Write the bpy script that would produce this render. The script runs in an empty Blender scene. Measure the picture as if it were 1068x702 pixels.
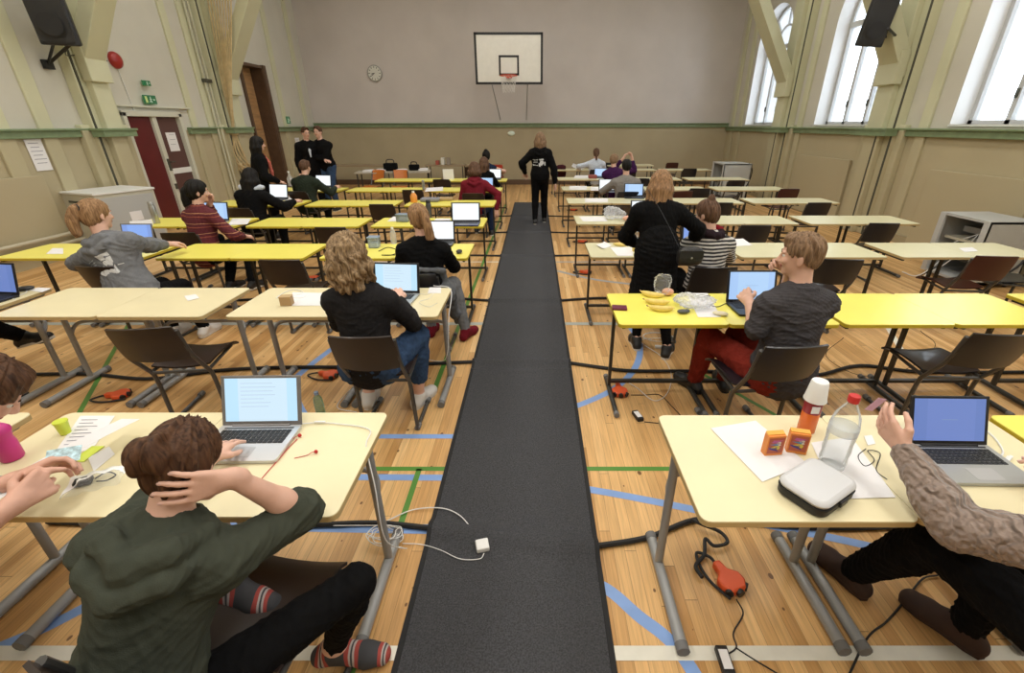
EXPO = 0.0; LAMP = 62
import bpy, math, random
import numpy as np
from mathutils import Vector, Matrix
from mathutils.bvhtree import BVHTree
random.seed(7)
C = bpy.context.scene.collection
PI = math.pi
V = lambda *a: np.array(a if len(a) > 1 else a[0], float)
def nrm(v):
    v = V(v); n = np.linalg.norm(v); return v / n if n > 1e-9 else v

# ---------------------------------------------------------------- materials
def nodes(m):
    m.use_nodes = True; t = m.node_tree
    return t, t.nodes, t.links, t.nodes['Principled BSDF']
def mat(name, col, rough=.6, metal=0., bump=0., scale=60., vary=0., vscale=8., spec=.5, sheen=0., stretch=None, coat=0.):
    m = bpy.data.materials.new(name); t, N, L, b = nodes(m)
    b.inputs['Base Color'].default_value = (*col, 1); b.inputs['Roughness'].default_value = rough
    b.inputs['Metallic'].default_value = metal; b.inputs['Specular IOR Level'].default_value = spec
    if sheen: b.inputs['Sheen Weight'].default_value = sheen
    if coat: b.inputs['Coat Weight'].default_value = coat
    if bump or vary:
        tc = N.new('ShaderNodeTexCoord'); src = tc.outputs['Object']
        if stretch:
            mp = N.new('ShaderNodeMapping'); mp.inputs['Scale'].default_value = stretch
            L.new(src, mp.inputs[0]); src = mp.outputs[0]
    if vary:
        n = N.new('ShaderNodeTexNoise'); n.inputs['Scale'].default_value = vscale; n.inputs['Detail'].default_value = 5
        L.new(src, n.inputs['Vector'])
        r = N.new('ShaderNodeMapRange'); r.inputs[1].default_value = .3; r.inputs[2].default_value = .7
        r.inputs[3].default_value = 1 - vary; r.inputs[4].default_value = 1 + vary; L.new(n.outputs['Fac'], r.inputs[0])
        x = N.new('ShaderNodeVectorMath'); x.operation = 'SCALE'; x.inputs[0].default_value = col
        L.new(r.outputs[0], x.inputs['Scale']); L.new(x.outputs[0], b.inputs['Base Color'])
    if bump:
        n = N.new('ShaderNodeTexNoise'); n.inputs['Scale'].default_value = scale; n.inputs['Detail'].default_value = 4
        L.new(src, n.inputs['Vector'])
        k = N.new('ShaderNodeBump'); k.inputs['Strength'].default_value = bump; k.inputs['Distance'].default_value = .01
        L.new(n.outputs['Fac'], k.inputs['Height']); L.new(k.outputs[0], b.inputs['Normal'])
    return m
def emis(name, col, s):
    m = bpy.data.materials.new(name); t, N, L, b = nodes(m)
    b.inputs['Base Color'].default_value = (.02, .02, .02, 1); b.inputs['Roughness'].default_value = .3
    b.inputs['Emission Color'].default_value = (*col, 1); b.inputs['Emission Strength'].default_value = s
    return m
def glassy(name, tint, alpha, rough=.05):
    """thin clear sheet: mostly transparent with fresnel reflection"""
    m = bpy.data.materials.new(name); m.use_nodes = True; t = m.node_tree; N = t.nodes; L = t.links
    N.remove(N['Principled BSDF']); o = N['Material Output']
    tr = N.new('ShaderNodeBsdfTransparent'); tr.inputs[0].default_value = (*tint, 1)
    g = N.new('ShaderNodeBsdfPrincipled'); g.inputs['Base Color'].default_value = (*tint, 1); g.inputs['Roughness'].default_value = rough
    lw = N.new('ShaderNodeLayerWeight'); lw.inputs[0].default_value = .12
    a = N.new('ShaderNodeMath'); a.operation = 'ADD'; a.use_clamp = True; a.inputs[1].default_value = alpha
    L.new(lw.outputs['Fresnel'], a.inputs[0])
    x = N.new('ShaderNodeMixShader'); L.new(a.outputs[0], x.inputs[0]); L.new(tr.outputs[0], x.inputs[1]); L.new(g.outputs[0], x.inputs[2])
    L.new(x.outputs[0], o.inputs['Surface']); return m

# ---------------------------------------------------------------- objects
def link(o, parent=None):
    C.objects.link(o)
    if parent is not None: o.parent = parent
    return o
def tag(o, label=None, cat=None, group=None, kind=None):
    if label: o['label'] = label
    if cat: o['category'] = cat
    if group: o['group'] = group
    if kind: o['kind'] = kind
    return o
def thing(name, label, cat, loc=(0, 0, 0), rz=0., group=None):
    o = bpy.data.objects.new(name, None); o.empty_display_size = .1
    C.objects.link(o); o.location = loc; o.rotation_euler = (0, 0, rz)
    return tag(o, label, cat, group)
def dup(root, loc, rz=None, label=None, group=None):
    r = root.copy(); C.objects.link(r); r.location = loc
    if rz is not None: r.rotation_euler = (0, 0, rz)
    if label: r['label'] = label
    if group: r['group'] = group
    for ch in list(root.children):
        c = ch.copy(); C.objects.link(c); c.parent = r
        for g in list(ch.children):
            d = g.copy(); C.objects.link(d); d.parent = c
    return r
class MB:
    def __init__(s): s.v = []; s.f = []; s.mi = []; s.m = 0
    def add(s, vs, fs):
        o = len(s.v); s.v += [tuple(map(float, p)) for p in vs]; s.f += [tuple(i + o for i in f) for f in fs]
        s.mi += [s.m] * len(fs); return s
    def box(s, c, d, rz=0., M=None):
        x, y, z = [k / 2 for k in d]; P = [V(i, j, k) for i in (-x, x) for j in (-y, y) for k in (-z, z)]
        if M is None:
            ca, sa = math.cos(rz), math.sin(rz); M = np.array([[ca, -sa, 0], [sa, ca, 0], [0, 0, 1]])
        return s.add([V(c) + M @ p for p in P], [(0, 1, 3, 2), (4, 6, 7, 5), (0, 4, 5, 1), (2, 3, 7, 6), (0, 2, 6, 4), (1, 5, 7, 3)])
    def beam(s, a, b, w, h, up=(0, 0, 1)):
        a, b = V(a), V(b); d = nrm(b - a); x = nrm(np.cross(d, up)); z = np.cross(x, d)
        P = [p + x * i * w / 2 + z * j * h / 2 for p in (a, b) for i, j in ((-1, -1), (1, -1), (1, 1), (-1, 1))]
        return s.add(P, [(3, 2, 1, 0), (4, 5, 6, 7), (0, 1, 5, 4), (1, 2, 6, 5), (2, 3, 7, 6), (3, 0, 4, 7)])
    def tube(s, pts, r, n=8, cap=True, flat=1., closed=False):
        pts = [V(p) for p in pts]; R = r if hasattr(r, '__len__') else [r] * len(pts)
        T = []
        for i in range(len(pts)):
            a = pts[i - 1] if i else (pts[-1] if closed else pts[0]); b = pts[i + 1] if i < len(pts) - 1 else (pts[0] if closed else pts[-1])
            T.append(nrm(b - a))
        u = nrm(np.cross(T[0], (0, 0, 1))) if abs(T[0][2]) < .95 else V(1, 0, 0)
        vs = []
        for p, t, rr in zip(pts, T, R):
            u = nrm(u - t * np.dot(u, t)); w = np.cross(t, u)
            vs += [p + u * math.cos(2 * PI * k / n) * rr + w * math.sin(2 * PI * k / n) * rr * flat for k in range(n)]
        m = len(pts); fs = []
        for i in range(m if closed else m - 1):
            j = (i + 1) % m
            fs += [(i * n + k, i * n + (k + 1) % n, j * n + (k + 1) % n, j * n + k) for k in range(n)]
        if cap and not closed: fs += [tuple(range(n))[::-1], tuple((m - 1) * n + k for k in range(n))]
        return s.add(vs, fs)
    def lathe(s, prof, c=(0, 0, 0), n=20, M=None):
        vs = []
        for r, z in prof:
            for k in range(n):
                p = V(r * math.cos(2 * PI * k / n), r * math.sin(2 * PI * k / n), z)
                vs.append(V(c) + (M @ p if M is not None else p))
        m = len(prof)
        fs = [(i * n + k, i * n + (k + 1) % n, (i + 1) * n + (k + 1) % n, (i + 1) * n + k) for i in range(m - 1) for k in range(n)]
        fs += [tuple(range(n))[::-1], tuple((m - 1) * n + k for k in range(n))]
        return s.add(vs, fs)
    def prism(s, out, z0, z1, M=None, c=(0, 0, 0)):
        n = len(out); f = (lambda p: V(c) + (M @ p if M is not None else p))
        vs = [f(V(x, y, z0)) for x, y in out] + [f(V(x, y, z1)) for x, y in out]
        return s.add(vs, [tuple(range(n))[::-1], tuple(range(n, 2 * n))] + [(k, (k + 1) % n, n + (k + 1) % n, n + k) for k in range(n)])
    def ell(s, c, r, n=12, m=8, M=None):
        prof = [(math.sin(PI * i / m), -math.cos(PI * i / m)) for i in range(m + 1)]; prof[0] = (1e-4, -1); prof[-1] = (1e-4, 1)
        D = np.diag(V(r)); return s.lathe(prof, c, n, (M @ D) if M is not None else D)
    def sheet(s, fn, nu, nv, th=None):
        """grid surface fn(u,v)->point, optionally thickened downwards"""
        P = [[V(fn(i / nu, j / nv)) for j in range(nv + 1)] for i in range(nu + 1)]
        W = nv + 1; vs = [p for r in P for p in r]
        fs = [(i * W + j, (i + 1) * W + j, (i + 1) * W + j + 1, i * W + j + 1) for i in range(nu) for j in range(nv)]
        if th is None: return s.add(vs, fs)
        nn = []
        for i in range(nu + 1):
            for j in range(nv + 1):
                a = P[min(i + 1, nu)][j] - P[max(i - 1, 0)][j]; b = P[i][min(j + 1, nv)] - P[i][max(j - 1, 0)]
                nn.append(nrm(np.cross(a, b)))
        o = len(vs); vs2 = [p - q * th for p, q in zip(vs, nn)]
        fs2 = [tuple(k + o for k in f[::-1]) for f in fs]
        ring = [i * W for i in range(nu + 1)] + [nu * W + j for j in range(1, nv + 1)] + [i * W + nv for i in range(nu - 1, -1, -1)] + [j for j in range(nv - 1, 0, -1)]
        fs3 = [(ring[(k + 1) % len(ring)], ring[k], ring[k] + o, ring[(k + 1) % len(ring)] + o) for k in range(len(ring))]
        return s.add(vs + vs2, fs + fs2 + fs3)
    def build(s, name, m, parent=None, smooth=False, bevel=0., loc=None, label=None, auto=True):
        me = bpy.data.meshes.new(name); me.from_pydata(s.v, [], s.f)
        for k in (m if isinstance(m, (list, tuple)) else [m]): me.materials.append(k)
        me.polygons.foreach_set('material_index', s.mi)
        import bmesh
        b = bmesh.new(); b.from_mesh(me); bmesh.ops.recalc_face_normals(b, faces=b.faces)
        if smooth:
            for f in b.faces: f.smooth = True
            for e in b.edges:
                if len(e.link_faces) == 2 and e.calc_face_angle(0) > .7: e.smooth = False
        b.to_mesh(me); b.free()
        o = bpy.data.objects.new(name, me); link(o, parent)
        if loc is not None: o.location = loc
        if bevel:
            k = o.modifiers.new('bevel', 'BEVEL'); k.width = bevel; k.segments = 2; k.limit_method = 'ANGLE'
        if label: o['label'] = label
        return o
def crom(pts, n=6):
    P = [V(p) for p in pts]; P = [2 * P[0] - P[1]] + P + [2 * P[-1] - P[-2]]; out = []
    for i in range(1, len(P) - 2):
        a, b, c, d = P[i - 1:i + 3]
        for k in range(n):
            t = k / n; out.append(.5 * (2 * b + (c - a) * t + (2 * a - 5 * b + 4 * c - d) * t * t + (3 * b - a - 3 * c + d) * t ** 3))
    out.append(P[-2]); return out
def rrect(w, d, r, n=4, cx=0, cy=0):
    o = []
    for sx, sy, a0 in ((1, 1, 0), (-1, 1, PI / 2), (-1, -1, PI), (1, -1, 1.5 * PI)):
        for k in range(n + 1):
            a = a0 + PI / 2 * k / n; o.append((cx + sx * (w / 2 - r) + r * math.cos(a), cy + sy * (d / 2 - r) + r * math.sin(a)))
    return o
def rotm(rx=0, ry=0, rz=0):
    from mathutils import Euler
    return np.array(Euler((rx, ry, rz)).to_matrix())

# ---------------------------------------------------------------- smooth implicit surfaces
def cone_sdf(p, a, b, ra, rb):
    ab = b - a; L2 = float(ab @ ab) + 1e-12; ap = p - a
    h = np.clip((ap @ ab) / L2, 0, 1)
    return np.linalg.norm(ap - h[..., None] * ab, axis=-1) - (ra + (rb - ra) * h)
def ell_sdf(p, c, r, M):
    q = (p - c) @ M; k0 = np.linalg.norm(q / r, axis=-1); k1 = np.linalg.norm(q / (r * r), axis=-1) + 1e-9
    return k0 * (k0 - 1) / k1
class SDF:
    """list of (kind, params, blend); cuts are subtracted last"""
    def __init__(s): s.P = []; s.cuts = []
    def cone(s, a, b, ra, rb=None, k=.02): s.P.append(('c', V(a), V(b), ra, ra if rb is None else rb, k)); return s
    def chain(s, pts, rs, k=.01):
        for i in range(len(pts) - 1): s.cone(pts[i], pts[i + 1], rs[i], rs[i + 1], k)
        return s
    def ell(s, c, r, M=None, k=.02): s.P.append(('e', V(c), V(r), np.eye(3) if M is None else M, 0, k)); return s
    def cut(s, c, n): s.cuts.append(('p', V(c), nrm(n), None, 0)); return s           # removes the side n points to
    def cutell(s, c, r, M=None, k=.006): s.cuts.append(('e', V(c), V(r), np.eye(3) if M is None else M, k)); return s
    def mesh(s, h):
        lo = np.full(3, 1e9); hi = -lo; bb = []
        for q in s.P:
            if q[0] == 'c': R = max(q[3], q[4]); l = np.minimum(q[1], q[2]) - R; u = np.maximum(q[1], q[2]) + R
            else: e = np.sqrt(((q[3] * q[2]) ** 2).sum(1)); l = q[1] - e; u = q[1] + e
            bb.append((l, u)); lo = np.minimum(lo, l); hi = np.maximum(hi, u)
        lo = lo - 3 * h; n = np.ceil((hi - lo) / h).astype(int) + 4
        F = np.full(tuple(n), 1., np.float32)
        ax = [lo[i] + h * np.arange(n[i]) for i in range(3)]
        for q, (l, u) in zip(s.P, bb):
            k = q[5]; m = k + 2.5 * h
            i0 = np.maximum(((l - m - lo) / h).astype(int), 0); i1 = np.minimum(((u + m - lo) / h).astype(int) + 2, n)
            sl = tuple(slice(i0[i], i1[i]) for i in range(3))
            p = np.stack(np.meshgrid(*[ax[i][sl[i]] for i in range(3)], indexing='ij'), -1)
            d = cone_sdf(p, *q[1:5]) if q[0] == 'c' else ell_sdf(p, q[1], q[2], q[3])
            f = F[sl]; e = np.maximum(k - np.abs(f - d), 0) / k
            F[sl] = np.minimum(f, d) - e * e * k * .25
        if s.cuts:
            I = np.argwhere(F < 3 * h)
            p = lo + h * I; f = F[I[:, 0], I[:, 1], I[:, 2]]
            for q in s.cuts:
                if q[0] == 'p': d = (p - q[1]) @ q[2]; f = np.maximum(f, d)
                else:
                    d = -ell_sdf(p, q[1], q[2], q[3]); k = q[4]
                    e = np.maximum(k - np.abs(f - d), 0) / k; f = np.maximum(f, d) + e * e * k * .25
            F[I[:, 0], I[:, 1], I[:, 2]] = f
        return nets(F, h, lo)
def nets(F, h, lo):
    S = F < 0; n = np.array(F.shape)
    c = np.zeros(n - 1, np.uint8)
    for dx in (0, 1):
        for dy in (0, 1):
            for dz in (0, 1): c += S[dx:n[0] - 1 + dx, dy:n[1] - 1 + dy, dz:n[2] - 1 + dz]
    I = np.argwhere((c > 0) & (c < 8)); idx = np.full(n - 1, -1, np.int32); idx[I[:, 0], I[:, 1], I[:, 2]] = np.arange(len(I))
    acc = np.zeros((len(I), 3)); cnt = np.zeros(len(I))
    O = [V(a, b, d).astype(int) for a in (0, 1) for b in (0, 1) for d in (0, 1)]
    val = {tuple(o): F[I[:, 0] + o[0], I[:, 1] + o[1], I[:, 2] + o[2]] for o in O}
    for o in O:
        for a in range(3):
            if o[a] == 0:
                o2 = o.copy(); o2[a] = 1; f0 = val[tuple(o)]; f1 = val[tuple(o2)]
                m = (f0 < 0) != (f1 < 0); t = np.where(m, f0 / np.where(m, f0 - f1, 1), 0)
                p = np.tile(o.astype(float), (len(I), 1)); p[:, a] += t
                acc += p * m[:, None]; cnt += m
    Vt = lo + h * (I + acc / cnt[:, None]); Q = []
    for a in range(3):
        b, d = (a + 1) % 3, (a + 2) % 3
        s0 = [slice(0, n[i]) for i in range(3)]; s1 = list(s0); s0[a] = slice(0, n[a] - 1); s1[a] = slice(1, n[a])
        A = S[tuple(s0)]; B = S[tuple(s1)]; E = np.argwhere(A != B)
        E = E[(E[:, b] > 0) & (E[:, d] > 0) & (E[:, b] < n[b] - 1) & (E[:, d] < n[d] - 1)]
        fl = A[E[:, 0], E[:, 1], E[:, 2]]
        def cell(db, dd):
            J = E.copy(); J[:, b] -= db; J[:, d] -= dd; return idx[J[:, 0], J[:, 1], J[:, 2]]
        q = np.stack([cell(1, 1), cell(0, 1), cell(0, 0), cell(1, 0)], 1)
        q[~fl] = q[~fl][:, ::-1]; Q.append(q)
    return Vt, np.concatenate(Q)
def vnormals(v, q):
    a = v[q[:, 2]] - v[q[:, 0]]; b = v[q[:, 3]] - v[q[:, 1]]; f = np.cross(a, b); N = np.zeros_like(v)
    for k in range(4): np.add.at(N, q[:, k], f)
    return N / (np.linalg.norm(N, axis=1)[:, None] + 1e-12)
def wrinkle(p, seed, scale, warp=1.2):
    r = np.random.RandomState(seed); out = np.zeros(len(p))
    for i in range(5):
        k = r.normal(size=3) * scale * (1 + .5 * i); k2 = r.normal(size=3) * scale * .6
        out += (1 - 2 * np.abs(np.sin(p @ k + r.rand() * 6 + warp * np.sin(p @ k2 + r.rand() * 6)))) / (1 + .6 * i)
    o2 = np.zeros(len(p))
    for i in range(4):
        k = r.normal(size=3) * scale * 2.6; k2 = r.normal(size=3) * scale; o2 += 1 - 2 * np.abs(np.sin(p @ k + r.rand() * 6 + 1.5 * np.sin(p @ k2)))
    return out / 2.5 + o2 * .09
def sdf_obj(name, sdf, h, m, parent=None, origin=(0, 0, 0), wr=0., wscale=14, seed=1, smooth=1, disp=None):
    v, q = sdf.mesh(h)
    for _ in range(smooth):
        acc = v.copy(); c = np.ones(len(v))
        for k in range(4):
            np.add.at(acc, q[:, k], v[q[:, (k + 1) % 4]]); np.add.at(acc, q[:, (k + 1) % 4], v[q[:, k]])
            np.add.at(c, q[:, k], 1); np.add.at(c, q[:, (k + 1) % 4], 1)
        v = .5 * v + .5 * acc / c[:, None]
    if wr: v = v + vnormals(v, q) * (wr * wrinkle(v, seed, wscale))[:, None]
    if disp: v = v + vnormals(v, q) * disp(v)[:, None]
    me = bpy.data.meshes.new(name); me.vertices.add(len(v)); me.vertices.foreach_set('co', (v - V(origin)).astype(np.float32).ravel())
    me.loops.add(q.size); me.loops.foreach_set('vertex_index', q.astype(np.int32).ravel())
    me.polygons.add(len(q)); me.polygons.foreach_set('loop_start', np.arange(0, q.size, 4, dtype=np.int32))
    me.polygons.foreach_set('use_smooth', np.ones(len(q), bool)); me.update(calc_edges=True); me.validate()
    me.materials.append(m); o = bpy.data.objects.new(name, me); return link(o, parent)
# ================================================================ camera, light
cam_d = bpy.data.cameras.new('camera'); cam = bpy.data.objects.new('camera', cam_d); C.objects.link(cam)
cam_d.sensor_width = 36; cam_d.lens = 472 / 1068 * 36; cam_d.shift_x = -24 / 1068; cam_d.clip_start = .02
cam.location = (0, 0, 1.86); cam.rotation_euler = (PI / 2 - math.atan(221 / 472), 0, 0)
S = bpy.context.scene; S.camera = cam
S.view_settings.view_transform = 'Standard'; S.view_settings.look = 'None'; S.view_settings.gamma = 1
S.view_settings.use_curve_mapping = False; S.view_settings.exposure = EXPO if 'EXPO' in globals() else 0.
w = bpy.data.worlds.new('overcast_sky'); S.world = w; w.use_nodes = True
w.node_tree.nodes['Background'].inputs[0].default_value = (.90, .95, 1, 1); w.node_tree.nodes['Background'].inputs[1].default_value = 4.0
def area(name, loc, sx, sy, e, col=(1, .97, .92), rot=(0, 0, 0)):
    l = bpy.data.lights.new(name, 'AREA'); l.shape = 'RECTANGLE'; l.size = sx; l.size_y = sy; l.energy = e; l.color = col
    o = bpy.data.objects.new(name, l); o.location = loc; o.rotation_euler = rot; C.objects.link(o); return o

# ================================================================ setting
XL, XR, YF, YB, ZC = -7.2, 6.3, 16.3, -3.5, 6.6
def pos_mat(name, lo, hi, zs, rough=.75):
    m = bpy.data.materials.new(name); t, N, L, b = nodes(m)
    g = N.new('ShaderNodeNewGeometry'); s = N.new('ShaderNodeSeparateXYZ'); L.new(g.outputs['Position'], s.inputs[0])
    c = N.new('ShaderNodeMath'); c.operation = 'GREATER_THAN'; c.inputs[1].default_value = zs; L.new(s.outputs['Z'], c.inputs[0])
    n = N.new('ShaderNodeTexNoise'); n.inputs['Scale'].default_value = 1.3; n.inputs['Detail'].default_value = 6; L.new(g.outputs['Position'], n.inputs['Vector'])
    r = N.new('ShaderNodeMapRange'); r.inputs[1].default_value = .3; r.inputs[2].default_value = .7; r.inputs[3].default_value = .95; r.inputs[4].default_value = 1.04; L.new(n.outputs['Fac'], r.inputs[0])
    x = N.new('ShaderNodeMix'); x.data_type = 'RGBA'; x.inputs[6].default_value = (*lo, 1); x.inputs[7].default_value = (*hi, 1); L.new(c.outputs[0], x.inputs[0])
    y = N.new('ShaderNodeVectorMath'); y.operation = 'SCALE'; L.new(x.outputs[2], y.inputs[0]); L.new(r.outputs[0], y.inputs['Scale'])
    L.new(y.outputs[0], b.inputs['Base Color']); b.inputs['Roughness'].default_value = rough
    n2 = N.new('ShaderNodeTexNoise'); n2.inputs['Scale'].default_value = 90; L.new(g.outputs['Position'], n2.inputs['Vector'])
    k = N.new('ShaderNodeBump'); k.inputs['Strength'].default_value = .15; k.inputs['Distance'].default_value = .004; L.new(n2.outputs['Fac'], k.inputs['Height']); L.new(k.outputs[0], b.inputs['Normal'])
    return m
LOW = (.45, .39, .25)
m_wallf = pos_mat('far_wall_paint', (.42, .36, .235), (.59, .545, .52), 1.83)
m_wall = pos_mat('side_wall_paint', LOW, (.60, .58, .50), 1.76)
m_post = pos_mat('post_paint', (.47, .42, .27), (.61, .605, .42), 1.76)
m_green = mat('green_ledge_paint', (.20, .27, .15), .5, vary=.1)
m_reveal = mat('white_reveal_paint', (.82, .83, .84), .6)
m_white = mat('white_paint', (.75, .76, .74), .5)
m_frame = mat('window_frame_grey', (.52, .53, .53), .5)
m_glass = glassy('window_glass', (.96, .98, 1), .03)
m_black = mat('black_plastic', (.012, .012, .013), .45)
m_dark = mat('black_rubber', (.015, .015, .016), .7)
m_conduit = mat('dark_conduit', (.07, .07, .05), .6)

def floor_mat():
    m = bpy.data.materials.new('pine_floor_boards'); t, N, L, b = nodes(m)
    g = N.new('ShaderNodeNewGeometry'); s = N.new('ShaderNodeSeparateXYZ'); L.new(g.outputs['Position'], s.inputs[0])
    def mth(op, a, bb=None, c=None):
        n = N.new('ShaderNodeMath'); n.operation = op
        for i, v in enumerate((a, bb, c)):
            if v is None: continue
            if isinstance(v, (int, float)): n.inputs[i].default_value = v
            else: L.new(v, n.inputs[i])
        return n.outputs[0]
    u = mth('DIVIDE', s.outputs['X'], .054); pi = mth('FLOOR', u); fr = mth('FRACT', u)
    wn = N.new('ShaderNodeTexWhiteNoise'); wn.noise_dimensions = '1D'; L.new(pi, wn.inputs['W'])
    yo = mth('MULTIPLY_ADD', wn.outputs['Value'], 7.3, s.outputs['Y']); seg = mth('FLOOR', mth('DIVIDE', yo, 2.1)); sf = mth('FRACT', mth('DIVIDE', yo, 2.1))
    cb = N.new('ShaderNodeCombineXYZ'); L.new(pi, cb.inputs[0]); L.new(seg, cb.inputs[1])
    w2 = N.new('ShaderNodeTexWhiteNoise'); w2.noise_dimensions = '3D'; L.new(cb.outputs[0], w2.inputs['Vector'])
    r = N.new('ShaderNodeValToRGB'); L.new(w2.outputs['Value'], r.inputs[0])
    e = r.color_ramp.elements; e[0].color = (.50, .27, .095, 1); e[1].color = (.78, .52, .245, 1); e.new(.5).color = (.66, .395, .16, 1); e.new(.8).color = (.73, .455, .195, 1)
    # grain
    c2 = N.new('ShaderNodeCombineXYZ'); L.new(mth('MULTIPLY', s.outputs['X'], 60), c2.inputs[0]); L.new(mth('MULTIPLY', yo, 2.2), c2.inputs[1]); L.new(w2.outputs['Value'], c2.inputs[2])
    gn = N.new('ShaderNodeTexNoise'); gn.inputs['Scale'].default_value = 1.5; gn.inputs['Detail'].default_value = 5; gn.inputs['Distortion'].default_value = .8; L.new(c2.outputs[0], gn.inputs['Vector'])
    gm = N.new('ShaderNodeMapRange'); gm.inputs[1].default_value = .3; gm.inputs[2].default_value = .7; gm.inputs[3].default_value = .80; gm.inputs[4].default_value = 1.12; L.new(gn.outputs['Fac'], gm.inputs[0])
    # knots
    c3 = N.new('ShaderNodeCombineXYZ'); L.new(mth('MULTIPLY', s.outputs['X'], 13.), c3.inputs[0]); L.new(mth('MULTIPLY', s.outputs['Y'], 8.5), c3.inputs[1])
    nz = N.new('ShaderNodeTexNoise'); nz.inputs['Scale'].default_value = 30; L.new(g.outputs['Position'], nz.inputs['Vector'])
    vo = N.new('ShaderNodeTexVoronoi'); vo.inputs['Scale'].default_value = 1.0; L.new(c3.outputs[0], vo.inputs['Vector'])
    kd = mth('ADD', vo.outputs['Distance'], mth('MULTIPLY', mth('SUBTRACT', nz.outputs['Fac'], .5), .07))
    sc = N.new('ShaderNodeSeparateXYZ'); L.new(vo.outputs['Color'], sc.inputs[0])
    rad = mth('MULTIPLY', mth('POWER', sc.outputs['X'], 2.0), .14)
    kn = N.new('ShaderNodeMapRange'); kn.interpolation_type = 'SMOOTHSTEP'; kn.inputs[3].default_value = 1; kn.inputs[4].default_value = 0
    L.new(mth('SUBTRACT', kd, rad), kn.inputs[0]); kn.inputs[1].default_value = 0.; kn.inputs[2].default_value = .022
    seam = mth('GREATER_THAN', mth('ABSOLUTE', mth('SUBTRACT', fr, .5)), .478); seam2 = mth('GREATER_THAN', mth('ABSOLUTE', mth('SUBTRACT', sf, .5)), .4992)
    sm = mth('MAXIMUM', mth('MULTIPLY', seam, .38), mth('MULTIPLY', seam2, .6))
    k = mth('MULTIPLY', gm.outputs[0], mth('SUBTRACT', 1., sm))
    x = N.new('ShaderNodeVectorMath'); x.operation = 'SCALE'; L.new(r.outputs[0], x.inputs[0]); L.new(k, x.inputs['Scale'])
    mx = N.new('ShaderNodeMix'); mx.data_type = 'RGBA'; mx.inputs[7].default_value = (.10, .038, .014, 1); L.new(mth('MULTIPLY', kn.outputs[0], .85), mx.inputs[0]); L.new(x.outputs[0], mx.inputs[6])
    L.new(mx.outputs[2], b.inputs['Base Color']); b.inputs['Roughness'].default_value = .38; b.inputs['Specular IOR Level'].default_value = .4
    bp = N.new('ShaderNodeBump'); bp.inputs['Strength'].default_value = .25; bp.inputs['Distance'].default_value = .002; bp.invert = True
    L.new(sm, bp.inputs['Height']); L.new(bp.outputs[0], b.inputs['Normal'])
    return m
st = lambda o: tag(o, kind='structure')
st(MB().box(((XL + XR) / 2, (YF + YB) / 2, -.1), (XR - XL + .8, YF - YB + .8, .2)).build('floor', floor_mat()))
st(MB().box(((XL + XR) / 2, (YF + YB) / 2, ZC + .1), (XR - XL + .8, YF - YB + .8, .2)).build('ceiling', mat('ceiling_paint', (.8, .79, .75), .8)))
st(MB().box(((XL + XR) / 2, YF + .2, ZC / 2), (XR - XL + .8, .4, ZC)).build('wall_far', m_wallf))
st(MB().box(((XL + XR) / 2, YB - .2, ZC / 2), (XR - XL + .8, .4, ZC)).build('wall_near', m_wall))

def side_wall(name, x0, x1, ops, m):
    """wall between x0 (room face) and x1; ops: (y0,y1,zsill,zspring,arched)"""
    b = MB(); y = YB
    def slab(ya, yb, za, zb): b.box(((x0 + x1) / 2, (ya + yb) / 2, (za + zb) / 2), (abs(x1 - x0), yb - ya, zb - za))
    for (a, c, z0, z1, ar) in sorted(ops):
        slab(y, a, 0, ZC)
        if z0 > 0: slab(a, c, 0, z0)
        if ar:
            R = (c - a) / 2; n = 12
            for k in range(n):
                t0, t1 = PI - PI * k / n, PI - PI * (k + 1) / n
                ya, yb = (a + c) / 2 + R * math.cos(t0), (a + c) / 2 + R * math.cos(t1); za, zb = z1 + R * math.sin(t0), z1 + R * math.sin(t1)
                P = [(xx, yy, zz) for xx in (x0, x1) for yy, zz in ((ya, za), (yb, zb), (yb, ZC), (ya, ZC))]
                b.add(P, [(0, 1, 2, 3), (7, 6, 5, 4), (0, 4, 5, 1)])
        else: slab(a, c, z1, ZC)
        y = c
    slab(y, YF, 0, ZC)
    return st(b.build(name, m))
WIN = [(-1.7, .2), (2.0, 3.9), (5.68, 7.6), (9.38, 11.3), (13.15, 15.0)]
side_wall('wall_right', XR, XR + .45, [(a, c, 1.84, 3.75, True) for a, c in WIN], m_wall)
side_wall('wall_left', XL, XL - .4, [(8.72, 10.12, 0, 2.06, False), (12.7, 13.75, 0, 3.25, False)], m_wall)

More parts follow.
